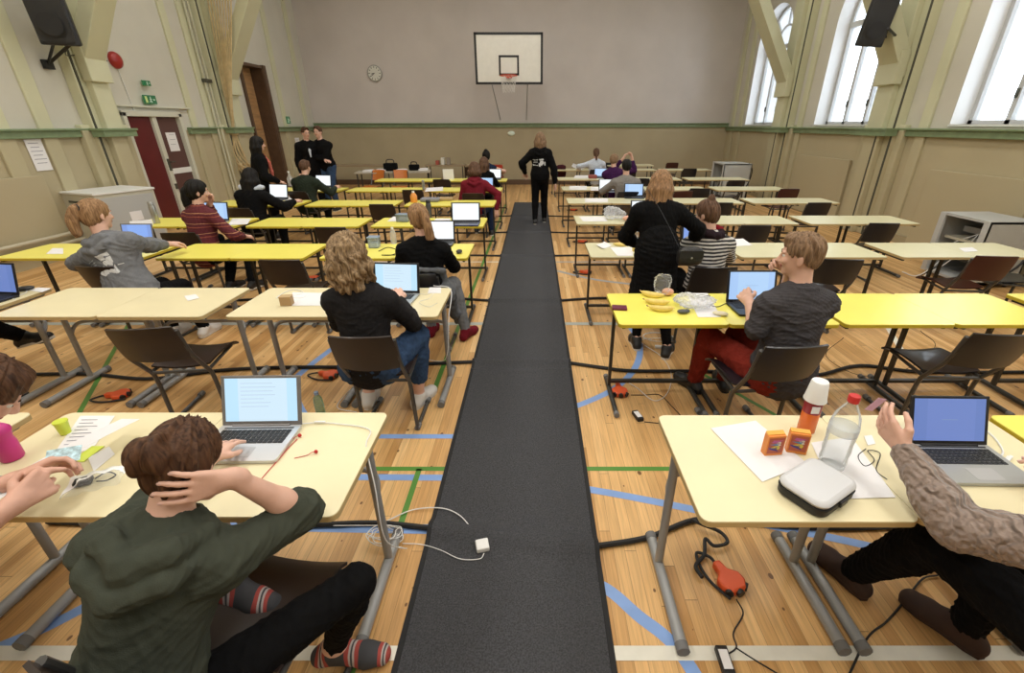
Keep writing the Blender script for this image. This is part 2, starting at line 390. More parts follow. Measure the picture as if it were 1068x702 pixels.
# windows: frame, mullions, arched head, panes
for i, (a, c) in enumerate(WIN):
    f = MB(); xx = XR + .3; yc = (a + c) / 2; R = (c - a) / 2
    def bar(p, q, ww=.07, dd=.07): f.beam(p, q, dd, ww, up=(1, 0, 0)) if False else f.tube([p, q], ww / 2, 4)
    f.box((xx, yc, 1.84 + .04), (.09, c - a, .08)); f.box((xx, a + .04, 2.8), (.09, .08, 1.92)); f.box((xx, c - .04, 2.8), (.09, .08, 1.92))
    f.box((xx, yc, 3.72), (.10, c - a, .10))
    for q in (-1, 1): f.box((xx, yc + q * (c - a) / 6, 2.8), (.09, .075, 1.9))
    f.tube([(xx, yc + (R - .03) * math.cos(PI * k / 24), 3.75 + (R - .03) * math.sin(PI * k / 24)) for k in range(25)], .045, 6)
    f.tube([(xx, yc + R * .5 * math.cos(PI * k / 16), 3.75 + R * .5 * math.sin(PI * k / 16)) for k in range(17)], .03, 6)
    for t in (PI / 4, PI / 2, 3 * PI / 4): f.tube([(xx, yc + R * .5 * math.cos(t), 3.75 + R * .5 * math.sin(t)), (xx, yc + R * math.cos(t), 3.75 + R * math.sin(t))], .03, 6)
    wo = st(f.build('window_%d' % (i + 1), m_frame))
    g = MB(); g.prism([(yy, zz) for yy, zz in [(a, 1.84)] + [(yc - R * math.cos(PI * k / 24), 3.75 + R * math.sin(PI * k / 24)) for k in range(25)][0:] + [(c, 1.84)]], 0, .006, M=np.array([[0, 0, 1.], [1, 0, 0], [0, 1, 0]]), c=(xx + .01, 0, 0))
    g.build('glass_pane', m_glass, wo)
    h = MB()
    for q in (-1, 1): h.box((xx - .06, yc + q * (c - a) / 6 , 2.25), (.03, .025, .12))
    h.build('window_latch', m_conduit, wo)
    lin = MB(); arc = [(a + .01, 1.84)] + [(yc - (R - .01) * math.cos(PI * k / 24), 3.75 + (R - .01) * math.sin(PI * k / 24)) for k in range(25)] + [(c - .01, 1.84)]
    lin.add([(xx_, yy, zz) for xx_ in (XR - .005, XR + .26) for yy, zz in arc], [(k, k + 1, len(arc) + k + 1, len(arc) + k) for k in range(len(arc) - 1)]); lin.build('reveal', m_reveal, wo)
    st(MB().box((XR + .1, yc, 1.85), (.24, c - a + .0, .03)).build('trim_%d' % (i + 1), m_white))

# green ledge round the room
tn = [10]
def trim(b, m=None, bevel=.008):
    tn[0] += 1; return st(b.build('trim_%d' % tn[0], m or m_green, bevel=bevel))
def ledge(pts, z0, z1, d, side):
    b = MB()
    for (p, q) in pts:
        if side == 'L': b.box((XL + d / 2, (p + q) / 2, (z0 + z1) / 2), (d, q - p, z1 - z0)); b.box((XL + d / 2 + .02, (p + q) / 2, z1 + .012), (d + .04, q - p, .03))
        if side == 'R': b.box((XR - d / 2, (p + q) / 2, (z0 + z1) / 2), (d, q - p, z1 - z0)); b.box((XR - d / 2 - .02, (p + q) / 2, z1 + .012), (d + .04, q - p, .03))
        if side == 'F': b.box(((p + q) / 2, YF - d / 2, (z0 + z1) / 2), (q - p, d, z1 - z0)); b.box(((p + q) / 2, YF - d / 2 - .02, z1 + .012), (q - p, d + .04, .03))
    return trim(b)
ledge([(XL, XR)], 1.78, 1.88, .05, 'F'); ledge([(YB, YF)], 1.68, 1.78, .07, 'R'); ledge([(YB, 8.72), (10.3, 12.6), (13.85, YF)], 1.68, 1.78, .07, 'L')
# baseboards
b = MB().box(((XL + XR) / 2, YF - .02, .08), (XR - XL, .04, .16)); st(b.build('baseboard_far', mat('dark_baseboard', (.12, .07, .04), .6)))
b = MB().box((XR - .02, (YF + YB) / 2, .07), (.04, YF - YB, .14)); st(b.build('baseboard_right', mat('tan_baseboard', (.36, .31, .19), .6)))
b = MB()
for p, q in ((YB, 8.72), (10.12, 12.7), (13.75, YF)): b.box((XL + .02, (p + q) / 2, .07), (.04, q - p, .14))
st(b.build('baseboard_left', bpy.data.materials['tan_baseboard']))
# wall relief: pilasters, timber posts with diagonal braces
def post(side, y0, y1, depth=.16):
    x = XL if side == 'L' else XR; s = 1 if side == 'L' else -1; yc = (y0 + y1) / 2
    b = MB().box((x + s * depth / 2, yc, ZC / 2), (depth, y1 - y0, ZC)); b.box((x + s * (depth + .05), yc + .0, ZC / 2), (.10, (y1 - y0) * .5, ZC))
    b.box((x + s * .05, yc, .93), (.1, (y1 - y0) + .3, 1.86))
    b.beam((x + s * .10, yc, 2.62), (x + s * 2.5, yc, 6.5), (y1 - y0) * .62, .22, up=(0, 0, 1))
    b.box((x + s * (depth + .10), yc, 2.72), (.14, (y1 - y0) * .68, .5))
    tn[0] += 1; o = st(b.build('trim_%d' % tn[0], m_post, bevel=.012))
    l = MB().box((x + s * (depth + .005), y0 + .04 if side == 'L' else y0 + .02, ZC / 2), (.02, .03, ZC))
    l.build('joint', m_conduit, o)
    if side == 'R': MB().box((x + s * (depth + .105), yc - .12, .9), (.012, .025, 1.7)).build('conduit', m_conduit, o)
    c = MB().box((x + s * (depth + .06), yc, 1.73), (.2, (y1 - y0) + .06, .10)); c.box((x + s * (depth + .06), yc, 1.79), (.24, (y1 - y0) + .1, .03)); c.build('ledge', m_green, o)
    return o
post('L', 7.95, 8.55); post('L', 11.4, 12.15); post('R', 8.5, 9.25); post('R', 12.15, 12.95); post('R', 4.75, 5.45); post('L', 4.1, 4.8)
rib = MB()
for a, c in ((6.55, 6.8), (7.2, 7.42), (10.45, 10.62), (11.0, 11.2), (14.3, 14.5), (15.6, 15.8)): rib.box((XL + .02, (a + c) / 2, ZC / 2), (.04, c - a, ZC))
for a, c in ((15.2, 15.4), (15.8, 16.), (11.75, 11.95), (7.95, 8.15)): rib.box((XR - .02, (a + c) / 2, ZC / 2), (.04, c - a, ZC))
trim(rib, m_post)
pan = MB()
for a, c in ((9.6, 11.5), (5.9, 7.6)): pan.box((XR - .03, (a + c) / 2, .62), (.05, c - a, 1.2))
trim(pan, mat('radiator_cover_tan', LOW, .6))
pan = MB().box((XL + .03, 5.9, .6), (.05, 2.1, 1.2)); trim(pan, bpy.data.materials['radiator_cover_tan'])
# heating pipes low on the left wall and service pipes
hp = MB()
for z in (.24, .36): hp.tube([(XL + .12, 3.4, z), (XL + .12, 7.1, z)], .028, 10)
tag(hp.build('heating_pipe', mat('tan_pipe', (.52, .48, .36), .45), smooth=True), 'pair of tan heating pipes running low along the left wall', 'pipe')
sp = MB()
for d in (0, .12): sp.tube([(XL + .09, 11.16 + d, .02), (XL + .09, 11.16 + d, ZC)], .022, 8)
so = tag(sp.build('service_pipe', mat('cream_pipe', (.55, .54, .40), .45), smooth=True), 'two thin vertical cream pipes on the left wall beside the climbing ropes', 'pipe')
MB().box((XL + .1, 11.22, 2.72), (.08, .22, .07)).build('pipe_clamp', m_conduit, so)
# speaker / bell cable down the near left post
# doors -------------------------------------------------------------
m_doorred = mat('dark_red_door', (.11, .012, .014), .35, vary=.15, vscale=2); m_doorbr = mat('maroon_door', (.10, .045, .04), .4)
m_wood = mat('brown_door_wood', (.40, .23, .10), .45, vary=.2, vscale=3, stretch=(1, 1, 8)); m_jamb = mat('dark_jamb_wood', (.10, .055, .03), .5, vary=.15)
d = MB()
for yy in (8.74, 10.1): d.box((XL + .0, yy, 1.03), (.16, .08, 2.06))
d.box((XL, 9.42, 2.04), (.16, 1.44, .09)); d.box((XL + .0, 9.42, 1.0), (.12, .10, 2.0)); d.box((XL + .01, 9.42, 2.16), (.1, 2.2, .03))
do = st(d.build('door_1', mat('cream_door_frame', (.60, .60, .50), .5), bevel=.006))
MB().box((XL - .02, 9.08, 1.0), (.05, .58, 1.98)).build('door_leaf', m_doorred, do, label='dark red door leaf')
MB().box((XL - .02, 9.77, 1.0), (.05, .56, 1.98)).build('door_leaf', m_doorbr, do, label='brown maroon door leaf')
MB().box((XL + .012, 9.78, 1.02), (.012, .6, .10)).build('push_bar', m_white, do)
h = MB(); h.box((XL + .07, 9.42, 1.15), (.02, .05, .22)); h.tube([(XL + .08, 9.42, 1.2), (XL + .13, 9.42, 1.2), (XL + .13, 9.52, 1.2)], .01, 6); h.box((XL + .07, 9.42, .75), (.02, .05, .1)); h.build('door_handle', m_conduit, do)
st(MB().box((XL - .34, 9.42, 1.03), (.1, 1.4, 2.06)).build('wall_door_recess', m_doorbr))
d = MB()
for yy in (12.72, 13.72): d.box((XL - .16, yy, 1.62), (.44, .07, 3.25))
d.box((XL - .16, 13.22, 3.22), (.44, 1.05, .07)); d.box((XL + .04, 13.78, 1.62), (.08, .14, 3.3)); do2 = st(d.build('door_2', m_jamb, bevel=.006))
l = MB().box((XL - .28, 13.2, 1.6), (.05, .95, 3.18)); 
for z0, z1 in ((.15, .8), (.95, 1.6), (1.75, 2.4), (2.5, 3.1)):
    for y0 in (12.85, 13.25): l.box((XL - .25, y0 + .16, (z0 + z1) / 2), (.03, .32, z1 - z0))
l.build('door_leaf', m_wood, do2, bevel=.01)
st(MB().box((XL - .38, 13.2, 1.62), (.04, 1.05, 3.25)).build('wall_door_recess_back', m_jamb))
# lights: pendant fluorescent fittings under the ceiling
m_lamp = emis('lamp_diffuser', (1, .97, .9), 4.0)
for x in (-4.4, -.3, 3.8):
    for y in (-1.2, 2.0, 5.2, 8.6, 12.2):
        t = thing('ceiling_lamp', 'long white ceiling lamp above the hall', 'lamp', (x, y, ZC), group='ceiling lamps of the hall')
        MB().box((0, 0, -.25), (.3, 1.6, .08)).build('housing', m_white, t); MB().box((0, 0, -.296), (.26, 1.5, .01)).build('diffuser', m_lamp, t)
        MB().tube([(0, -.5, -.22), (0, -.5, 0)], .01, 6).tube([(0, .5, -.22), (0, .5, 0)], .01, 6).build('hanger', m_white, t)
        area('lamp_light', (x, y, ZC - .33), 1.0, 1.6, LAMP * (1.15 if y < 4 else (.95 if y < 7 else .72)))

# carpet ------------------------------------------------------------
m_carpet = mat('charcoal_carpet', (.075, .076, .082), .95, bump=.9, scale=260, vary=.35, vscale=150, spec=.1)
m_cedge = mat('black_carpet_edge', (.010, .010, .011), .8)
ridges = [(1.66, 1.54), (3.43, 3.42), (4.92, 4.92), (6.9, 6.9), (8.6, 8.6), (10.3, 10.3)]
def cz(x, y):
    u = (x + .54) / .85; return .008 + sum(.036 * math.exp(-((y - (a + (c - a) * u)) / .050) ** 2) for a, c in ridges) + .010 * math.exp(-((y - 3.28 - .02 * math.sin(9 * x)) / .02) ** 2) + .008 * math.exp(-((y - 4.70) / .02) ** 2)
ys = np.unique(np.concatenate([np.arange(YB + .2, 12.4, .2)] + [np.arange(r[1] - .2, r[0] + .2, .02) for r in ridges]))
b = MB(); P = []
for y in ys: P.append([(x, y, cz(x, y)) for x in np.linspace(-.515, .285, 8)])
W = 8; b.add([p for r in P for p in r], [(i * W + j, i * W + j + 1, (i + 1) * W + j + 1, (i + 1) * W + j) for i in range(len(ys) - 1) for j in range(W - 1)])
co = tag(b.build('aisle_carpet', m_carpet, smooth=True), 'long charcoal carpet runner lying down the middle aisle', 'carpet')
e = MB()
for x0, x1 in ((-.54, -.515), (.285, .31)):
    vs = []; 
    for y in ys: c_ = cz((x0 + x1) / 2, y); vs += [(x0, y, .002 if x0 < 0 else c_ - .002), (x0 + .003, y, c_ + .001), (x1 - .003, y, c_ + .001), (x1, y, .002 if x0 > 0 else c_ - .002)]
    e.add(vs, [(i * 4 + j, i * 4 + j + 1, i * 4 + 5 + j, i * 4 + 4 + j) for i in range(len(ys) - 1) for j in range(3)])
e.build('rubber_edge', m_cedge, co)
# floor lines ---------------------------------------------------------
m_lw = mat('white_floor_line', (.74, .72, .63), .4, vary=.08); m_lb = mat('blue_floor_line', (.22, .36, .68), .4, vary=.08); m_lg = mat('green_floor_line', (.09, .24, .04), .4); m_ls = mat('grey_floor_strip', (.42, .45, .42), .35); m_lgr = mat('grey_floor_line', (.36, .38, .40), .4)
def line(pts, wd, m, nm='floor_line', z=.0012):
    pts = [V(*p, z) for p in pts]; L_ = []; R_ = []
    for i in range(len(pts)):
        t = nrm(pts[min(i + 1, len(pts) - 1)] - pts[max(i - 1, 0)]); nn = V(-t[1], t[0], 0); L_.append(pts[i] + nn * wd / 2); R_.append(pts[i] - nn * wd / 2)
    n = len(pts); b = MB().add(L_ + R_, [(i, n + i, n + i + 1, i + 1) for i in range(n - 1)]); return st(b.build(nm, m))
ln = [0]
def mark(pts, wd, m, z=.0012, n=8):
    ln[0] += 1; tn[0] += 1; return line(crom(pts, n) if len(pts) > 2 else pts, wd, m, 'trim_%d' % tn[0], z)
mark([(-4, 1.07), (4, 1.07)], .055, m_lw, .0020)
mark([(-4, 2.11), (-.3, 2.11)], .035, m_lg, .0016); mark([(.3, 2.11), (4, 2.11)], .035, m_lg, .0016)
mark([(-3, 2.04), (-.3, 2.03), (.31, 1.94), (1.2, 1.69), (1.8, 1.5), (3, 1.0)], .05, m_lb)
mark([(-3, 2.42), (-.3, 2.42)], .045, m_lb); mark([(-.69, .5), (-.69, 2.11)], .032, m_lg, .0016)
mark([(-.78, 3.0), (-.76, 12)], .04, m_lg, .0016)
mark([(-2.1, 1.70), (-.3, 1.66)], .06, m_lb)
mark([(.1, 1.42), (.3, 1.35), (.43, 1.22), (.56, 1.08), (.66, .8)], .055, m_lb)
mark([(-2.4, .9), (-2.05, 1.13), (-1.9, 1.27), (-1.7, 1.5)], .055, m_lb)
mark([(0.1, 2.68), (.31, 2.78), (.6, 3.0), (.82, 3.3), (.95, 3.65), (.98, 4.0), (.9, 4.6)], .055, m_lb)
mark([(-1.95, 2.7), (-1.93, 3.3), (-1.8, 4.0)], .06, m_lb); mark([(-1.4, 2.4), (-1.7, 2.75), (-1.93, 3.1)], .05, m_lb)
mark([(-6.5, 4.28), (-.54, 4.28)], .07, m_ls, .002); mark([(.31, 4.28), (6, 4.28)], .07, m_ls, .002)
mark([(-4.2, 4.3), (-3.4, 2.95), (-2.9, 2.1)], .035, m_lg, .0016); mark([(1.35, 3.3), (1.95, 2.2)], .035, m_lg, .0016)
mark([(.3, 6.15), (.8, 5.75), (1.4, 5.5)], .06, m_lgr); mark([(-3, 6.6), (-.3, 6.6)], .04, m_lw); mark([(.3, 6.6), (3, 6.6)], .05, m_lgr)
mark([(3.3, 3.6), (3.9, 4.9)], .05, m_lw); mark([(-.1, .75), (.9, .9), (1.3, .75)], .05, m_lb)
# ================================================================ furniture
TZ = .72
m_cream = mat('cream_laminate', (.78, .70, .45), .32, vary=.03, vscale=4); m_cream2 = mat('pale_green_cream_laminate', (.70, .67, .44), .30, vary=.03, vscale=4)
m_yellow = mat('yellow_laminate', (.88, .80, .15), .28, vary=.03, vscale=4); m_edge = mat('desk_edge_band', (.50, .37, .17), .5); m_edgey = mat('yellow_edge_band', (.55, .42, .03), .5)
m_steel = mat('grey_lacquered_steel', (.30, .305, .305), .4, metal=.2); m_steel2 = mat('dark_lacquered_steel', (.035, .034, .03), .4, metal=.2)
m_cap = mat('grey_rubber_cap', (.16, .16, .16), .8); m_bracket = mat('black_bracket', (.03, .03, .03), .6)
def desk(top, edge, frame, style):
    t = thing('school_desk', 'desk', 'desk')
    o = rrect(.698, .58, .030, 4)
    MB().prism(o, TZ - .004, TZ).build('desktop', top, t, smooth=True)
    MB().prism(rrect(.7, .582, .031, 4), TZ - .024, TZ - .004).build('edge_band', edge, t, smooth=True)
    for s in (-1, 1):
        b = MB()
        if style == 'round': b.tube([(s * .31, .11, .03), (s * .31, .11, TZ - .024)], .019, 10); b.tube([(s * .31, -.24, TZ - .035), (s * .31, .24, TZ - .035)], .013, 6)
        else: b.box((s * .31, .11, TZ / 2), (.022, .030, TZ - .05)); b.box((s * .31, .0, TZ - .036), (.02, .5, .022))
        lg = b.build('leg', frame, t, smooth=style == 'round')
        f = MB().tube([(s * .31, -.26, .026), (s * .31, .25, .026)], .024 if style == 'round' else .018, 10)
        ft = f.build('foot', frame, t, smooth=True)
        for y in (-.27, .25): MB().tube([(s * .31, y - .012, .026), (s * .31, y + .022, .026)], .026 if style == 'round' else .020, 10).build('rubber_cap', m_cap, ft, smooth=True)
    if style == 'round':
        MB().tube(crom([(-.31, .11, .40), (-.30, .16, .46), (-.24, .20, .48), (0, .20, .48), (.24, .20, .48), (.30, .16, .46), (.31, .11, .40)], 4), .013, 8).build('crossbar', frame, t, smooth=True)
    else: MB().box((0, .11, .075), (.6, .03, .024)).build('crossbar', frame, t)
    return t
D_cr = desk(m_cream, m_edge, m_steel, 'round'); D_cd = desk(m_cream2, m_edge, m_steel2, 'sq'); D_ye = desk(m_yellow, m_edgey, m_steel2, 'sq')
D_cg = dup(D_cr, (0, 0, 0))
first = {id(D_cr): True, id(D_cd): True, id(D_ye): True}
ORD = ['', 'first', 'second', 'third', 'fourth', 'fifth', 'sixth', 'seventh', 'eighth']
def put_desk(proto, x, y, lab, group):
    if first.get(id(proto)): first[id(proto)] = False; proto.location = (x, y, 0); proto['label'] = lab; proto['group'] = group; return proto
    return dup(proto, (x, y, 0), 0, lab, group)
C.objects.unlink(D_cg)
for c in list(D_cg.children):
    for g in list(c.children): bpy.data.objects.remove(g)
    bpy.data.objects.remove(c)
bpy.data.objects.remove(D_cg)
LROW = {1: 1.07, 2: 2.74, 3: 4.17, 4: 5.64, 5: 7.22, 6: 8.90, 7: 10.6}
RROW = {1: 1.05, 2: 2.61, 3: 4.21, 4: 5.80, 5: 7.46, 6: 9.06, 7: 10.85, 8: 13.2}
def pair(side, col, row, x0, proto, pname, ov=None):
    rows = LROW if side == 'left' else RROW
    for k in (0, 1):
        cl = 'cream' if proto is D_cr else ('yellow' if proto is D_ye else 'pale cream')
        half = 'left' if k == 0 else 'right'
        lab = '%s desk, %s half of %s pair, %s row, %s of carpet' % (cl, half, pname, ORD[row], side)
        put_desk(proto, x0 + .35 + .7 * k, rows[row] + .29, lab, '%s desks %s of the aisle' % (cl, side))
for r in range(1, 8):
    P = D_cr if r < 3 else D_ye
    pair('left', 0, r, -2.04, P, 'aisle-side')
    pair('left', 1, r, -3.59, P, 'middle')
    if 1 < r < 7: pair('left', 2, r, -5.12, P, 'wall-side')
for r in range(1, 9):
    pair('right', 0, r, .53, D_cr if r == 1 else (D_ye if r == 2 else D_cd), 'aisle-side')
    pair('right', 1, r, 1.96, D_ye if r < 3 else D_cd, 'middle')
    if r > 1: pair('right', 2, r, 3.5, D_ye if r < 3 else D_cd, 'wall-side')

# chairs ----------------------------------------------------------------
m_ply = mat('dark_brown_plywood', (.021, .012, .009), .42, vary=.2, vscale=6, coat=.08); m_plyn = mat('navy_black_plywood', (.010, .011, .016), .35, coat=.2)
m_plyr = mat('reddish_brown_plywood', (.055, .014, .012), .4); m_red = mat('red_plywood', (.45, .035, .02), .4); m_orange = mat('orange_plywood', (.55, .16, .02), .4)
m_ctube = mat('chair_steel', (.075, .072, .068), .35, metal=.4)
def chair(shell, tube=None):
    t = thing('school_chair', 'chair', 'chair'); tube = tube or m_ctube
    MB().sheet(lambda u, v: ((u - .5) * .35, -.19 + v * .39, .445 + .012 * math.cos(PI * (v - .4)) + .02 * (2 * u - 1) ** 2 - .05 * max(0, v - .8) ** 2 * 25 * .6 - .012), 10, 12, .012).build('seat', shell, t, smooth=True)
    bb = MB().sheet(lambda u, v: ((u - .5) * (.37 - .02 * (2 * v - 1) ** 2), -.335 - .075 * v - .035 * (1 - (2 * u - 1) ** 2), .57 + .235 * v + .012 * (1 - (2 * u - 1) ** 2) * (v - .5)), 12, 6, .012).build('backrest', shell, t, smooth=True)
    for s in (-1, 1): MB().ell((s * .13, -.348, .62), (.008, .006, .008), 8, 5).build('rivet', m_cap, bb, smooth=True)
    for s in (-1, 1):
        p = [(s * .178, -.385, .775), (s * .178, -.33, .60), (s * .174, -.24, .46), (s * .174, -.19, .36), (s * .178, -.17, .05), (s * .178, -.14, .02), (s * .178, .16, .016)]
        MB().tube(crom(p, 4), .0135, 8).build('side_frame', tube, t, smooth=True)
        for q in ((-.18, -.13), (.14, .185)): MB().tube([(s * .178, q[0], .020), (s * .178, q[1], .020)], .02, 8).build('floor_glide', m_cap, t, smooth=True)
        MB().tube([(s * .174, -.215, .42), (s * .15, .14, .424)], .011, 8).build('seat_rail', tube, t, smooth=True)
    MB().tube([(-.174, -.215, .415), (.174, -.215, .415)], .011, 8).build('seat_bar', tube, t, smooth=True)
    MB().tube([(-.15, .13, .424), (.15, .13, .424)], .010, 8).build('seat_bar', tube, t, smooth=True)
    return t
CH = {'brown': chair(m_ply), 'navy': chair(m_plyn), 'reddish': chair(m_plyr), 'red': chair(m_red), 'orange': chair(m_orange)}
used = set()
# seat centre from the backrest top position
def put_chair(kind, x, y, lab, rz=0., group='school chairs'):
    c = CH[kind]
    if kind in used: return dup(c, (x, y, 0), rz, lab, group)
    used.add(kind); c.location = (x, y, 0); c.rotation_euler = (0, 0, rz); c['label'] = lab; c['group'] = group; return c
def chair_back(kind, bx, by, lab, rz=0.):
    return put_chair(kind, bx + math.sin(-rz) * .41, by + .41 * math.cos(rz), lab, rz)

# laptops ---------------------------------------------------------------
m_alu = mat('silver_aluminium', (.62, .62, .63), .32, metal=.6); m_lapb = mat('black_laptop_plastic', (.012, .012, .014), .35); m_keyb = mat('black_keys', (.008, .008, .009), .5)
m_lapg = mat('grey_lid_bezel', (.20, .19, .185), .4, metal=.3); m_navyl = mat('dark_blue_laptop_deck', (.02, .028, .09), .35)
m_sil = mat('silver_deck', (.45, .46, .46), .35, metal=.5); m_pad = mat('trackpad_grey', (.50, .50, .51), .3, metal=.3); m_padd = mat('trackpad_dark', (.16, .16, .165), .35)
def screen(name, c0, c1, s):
    m = emis(name, c0, s); t, N, L, b = nodes(m)
    tc = N.new('ShaderNodeTexCoord'); sp = N.new('ShaderNodeSeparateXYZ'); L.new(tc.outputs['Generated'], sp.inputs[0])
    r = N.new('ShaderNodeValToRGB'); L.new(sp.outputs['X'], r.inputs[0]); e = r.color_ramp.elements
    r.color_ramp.interpolation = 'CONSTANT'; e[0].color = (*c1, 1); e[1].position = .18; e[1].color = (*c0, 1); q = e.new(.86); q.color = (*c1, 1)
    L.new(r.outputs[0], b.inputs['Emission Color']); return m
m_scw = screen('screen_white', (.93, .97, 1), (.90, .96, 1), 1.05); m_scb = screen('screen_blue', (.26, .44, .93), (.22, .36, .80), .95)
m_scm = screen('screen_pale_blue', (.62, .80, .93), (.50, .76, .94), 1.05); m_scbb = screen('screen_mid_blue', (.17, .26, .62), (.15, .24, .58), .9)
m_scl = screen('screen_light_blue', (.45, .66, .95), (.40, .60, .93), 1.0)
m_txt = emis('screen_text', (.30, .42, .62), .8); m_txtg = emis('screen_text_faint', (.46, .60, .74), .9)
def laptop(lab, loc, rz, scr, w=.33, d=.225, ang=108, deck=None, bez=None, keys=True, lid=None, sh=None, text=None):
    deck = deck or m_lapb; bez = bez or m_lapb
    t = thing('laptop', lab, 'laptop', loc, rz, 'open laptops on the desks')
    MB().prism(rrect(w, d, .012, 3), .003, .016).build('base', deck, t, smooth=True)
    if keys:
        kb = MB(); nx, ny = 14, 5; kw = w * .86 / nx; kd = .088 / ny
        for j in range(ny):
            for i in range(nx):
                if j == 0 and 4 <= i <= 8:
                    if i == 6: kb.box((-w * .43 + kw * 6.5, .0 - .012 + kd * .5, .0172), (kw * 5 - .003, kd - .003, .002))
                    continue
                kb.box((-w * .43 + kw * (i + .5), -.012 + kd * (j + .5), .0172), (kw - .003, kd - .003, .002))
        kb.box((0, .087, .0168), (w * .86, .007, .0015))
        kb.build('keyboard', m_keyb, t)
        MB().prism(rrect(w * .32, .062, .004, 2, cy=-.062), .0158, .0166).build('trackpad', m_pad if deck in (m_alu, m_sil) else m_padd, t)
    a = math.radians(ang - 90); H = sh or w * .64; M = rotm(-a, 0, 0)   # lid leans back from the hinge
    hy = d / 2 - .006
    off = V(0, hy, .014)
    P = lambda b_, z0, z1, y0, y1, ww: b_.add([off + M @ V(x, y, z) for x in (-ww / 2, ww / 2) for y in (y0, y1) for z in (z0, z1)], [(0, 1, 3, 2), (4, 6, 7, 5), (0, 4, 5, 1), (2, 3, 7, 6), (0, 2, 6, 4), (1, 5, 7, 3)])
    ld = P(MB(), 0, H, 0, .007, w).build('lid', bez, t, bevel=.003)
    sw, z0, z1 = w * .90, H * .09, H * .945
    so = P(MB(), z0, z1, -.0012, .001, sw).build('screen', scr, ld)
    if text:
        tb = MB(); rr = random.Random(len(lab))
        for k in range(text[0]):
            z = z1 - (z1 - z0) * (text[2] + k * text[3]); l = sw * text[1] * (.6 + .4 * rr.random())
            x0 = -sw * .28 if text[0] > 2 else -l / 2
            tb.add([off + M @ V(x, -.0018, zz) for x, zz in ((x0, z), (x0 + l, z), (x0 + l, z + .0016), (x0, z + .0016))], [(0, 1, 2, 3)])
        tb.build('screen_text', text[4], ld)
    MB().tube([off + V(-w * .36, -.002, .002), off + V(w * .36, -.002, .002)], .006, 8).build('hinge', m_lapb if bez is m_lapb else m_lapg, t, smooth=True)
    return t
# ================================================================ placing chairs
G = 'left of the carpet'
chair_back('brown', -2.27, 2.36, 'empty dark brown chair pulled back from the cream desks, left', .12)
chair_back('brown', -2.20, 3.80, 'empty dark brown chair at yellow desks, left of the curly-haired person', 0)
chair_back('brown', -3.62, 3.60, 'dark brown chair under the person in the grey printed hoodie', -.1)
chair_back('brown', -2.32, 5.16, 'empty dark brown chair at middle yellow desks, fourth row left')
chair_back('brown', -2.25, 6.80, 'empty dark brown chair at middle yellow desks, fifth row left')
chair_back('brown', -2.19, 8.40, 'empty dark brown chair at middle yellow desks, sixth row left')
chair_back('brown', -1.99, 10.1, 'empty dark brown chair at middle yellow desks, furthest row left')
chair_back('brown', -.965, 2.25, 'dark brown chair under the curly-haired person in jeans')
chair_back('brown', -.93, .56, 'brown chair under the person in the olive green hoodie', -.12)
chair_back('navy', 2.62, 2.28, 'black empty chair behind the yellow desks at the right edge of the photo', -.05)
chair_back('navy', 2.66, 3.82, 'navy empty chair beyond the head of the person in grey shirt', -.1)
chair_back('reddish', 4.09, 3.92, 'reddish brown chair in front of the open rack by right wall', -.1)
chair_back('navy', 5.2, 4.30, 'dark chair turned sideways between the open rack and wall-side desks', 1.3)
chair_back('navy', 2.56, 5.28, 'navy empty chair just right of the person in the striped top, fourth row')
chair_back('navy', 4.13, 5.40, 'navy empty chair at the wall-side desks, fourth row right', -.05)
chair_back('navy', 2.78, 6.95, 'navy empty chair at the middle desks, fifth row right')
chair_back('navy', 4.25, 6.95, 'navy empty chair at the wall-side desks, fifth row right')
chair_back('reddish', 2.6, 8.22, 'reddish brown empty chair beyond the standing person in black', .25)
chair_back('reddish', 4.62, 8.55, 'reddish brown empty chair at the wall-side desks, sixth row right')
chair_back('navy', 3.0, 8.6, 'navy empty chair at the middle desks, sixth row right')
chair_back('navy', 4.2, 9.9, 'navy empty chair near the small rack, seventh row right')
chair_back('navy', 2.3, 10.3, 'navy empty chair at the middle desks, seventh row right')
chair_back('navy', 2.5, 12.7, 'navy empty chair at the middle desks, furthest row right')
chair_back('navy', 4.1, 12.7, 'navy empty chair at the wall-side desks, furthest row right')
chair_back('reddish', 4.2, 14.75, 'reddish brown chair standing by the far wall on the right')
chair_back('navy', 2.2, 14.75, 'navy chair standing by the far wall right of centre')
chair_back('navy', 1.48, 3.58, 'dark chair under the person in the striped top')
chair_back('navy', 1.38, 2.13, 'navy chair under the person in the grey shirt and red trousers', .08)
chair_back('navy', 1.62, 8.15, 'dark chair under the person in the light grey shirt')
chair_back('navy', 1.72, 9.85, 'dark chair under the person in the purple top')
chair_back('navy', 1.60, 12.4, 'dark chair under the person in the white shirt with a braid')
chair_back('reddish', .68, 13.6, 'chair with a maroon jacket hung on it beside the walking person')
chair_back('red', -1.12, 13.9, 'red chair standing by the far wall left of the carpet')
chair_back('orange', -4.0, 12.3, 'orange chair standing under the registration table on the left', 2.9)
chair_back('orange', -3.45, 12.3, 'second orange chair under the registration table, nearer the carpet', 3.3)
chair_back('brown', -1.75, 13.2, 'dark brown chair tucked at the bench desks by the far wall, left')
chair_back('navy', -.95, 3.40, 'chair with a grey denim jacket under the ponytailed person in black')
chair_back('brown', -1.05, 7.95, 'chair under the person in the maroon hoodie')
chair_back('brown', -1.05, 9.65, 'chair under the brown-haired person in a black top')
chair_back('brown', -1.16, 11.3, 'chair under the dark-haired person in the sleeveless top')
chair_back('brown', -3.85, 4.88, 'dark chair under the person in the maroon plaid shirt', .1)
chair_back('brown', -4.15, 6.45, 'dark chair under the long-haired person with white neck cushion')
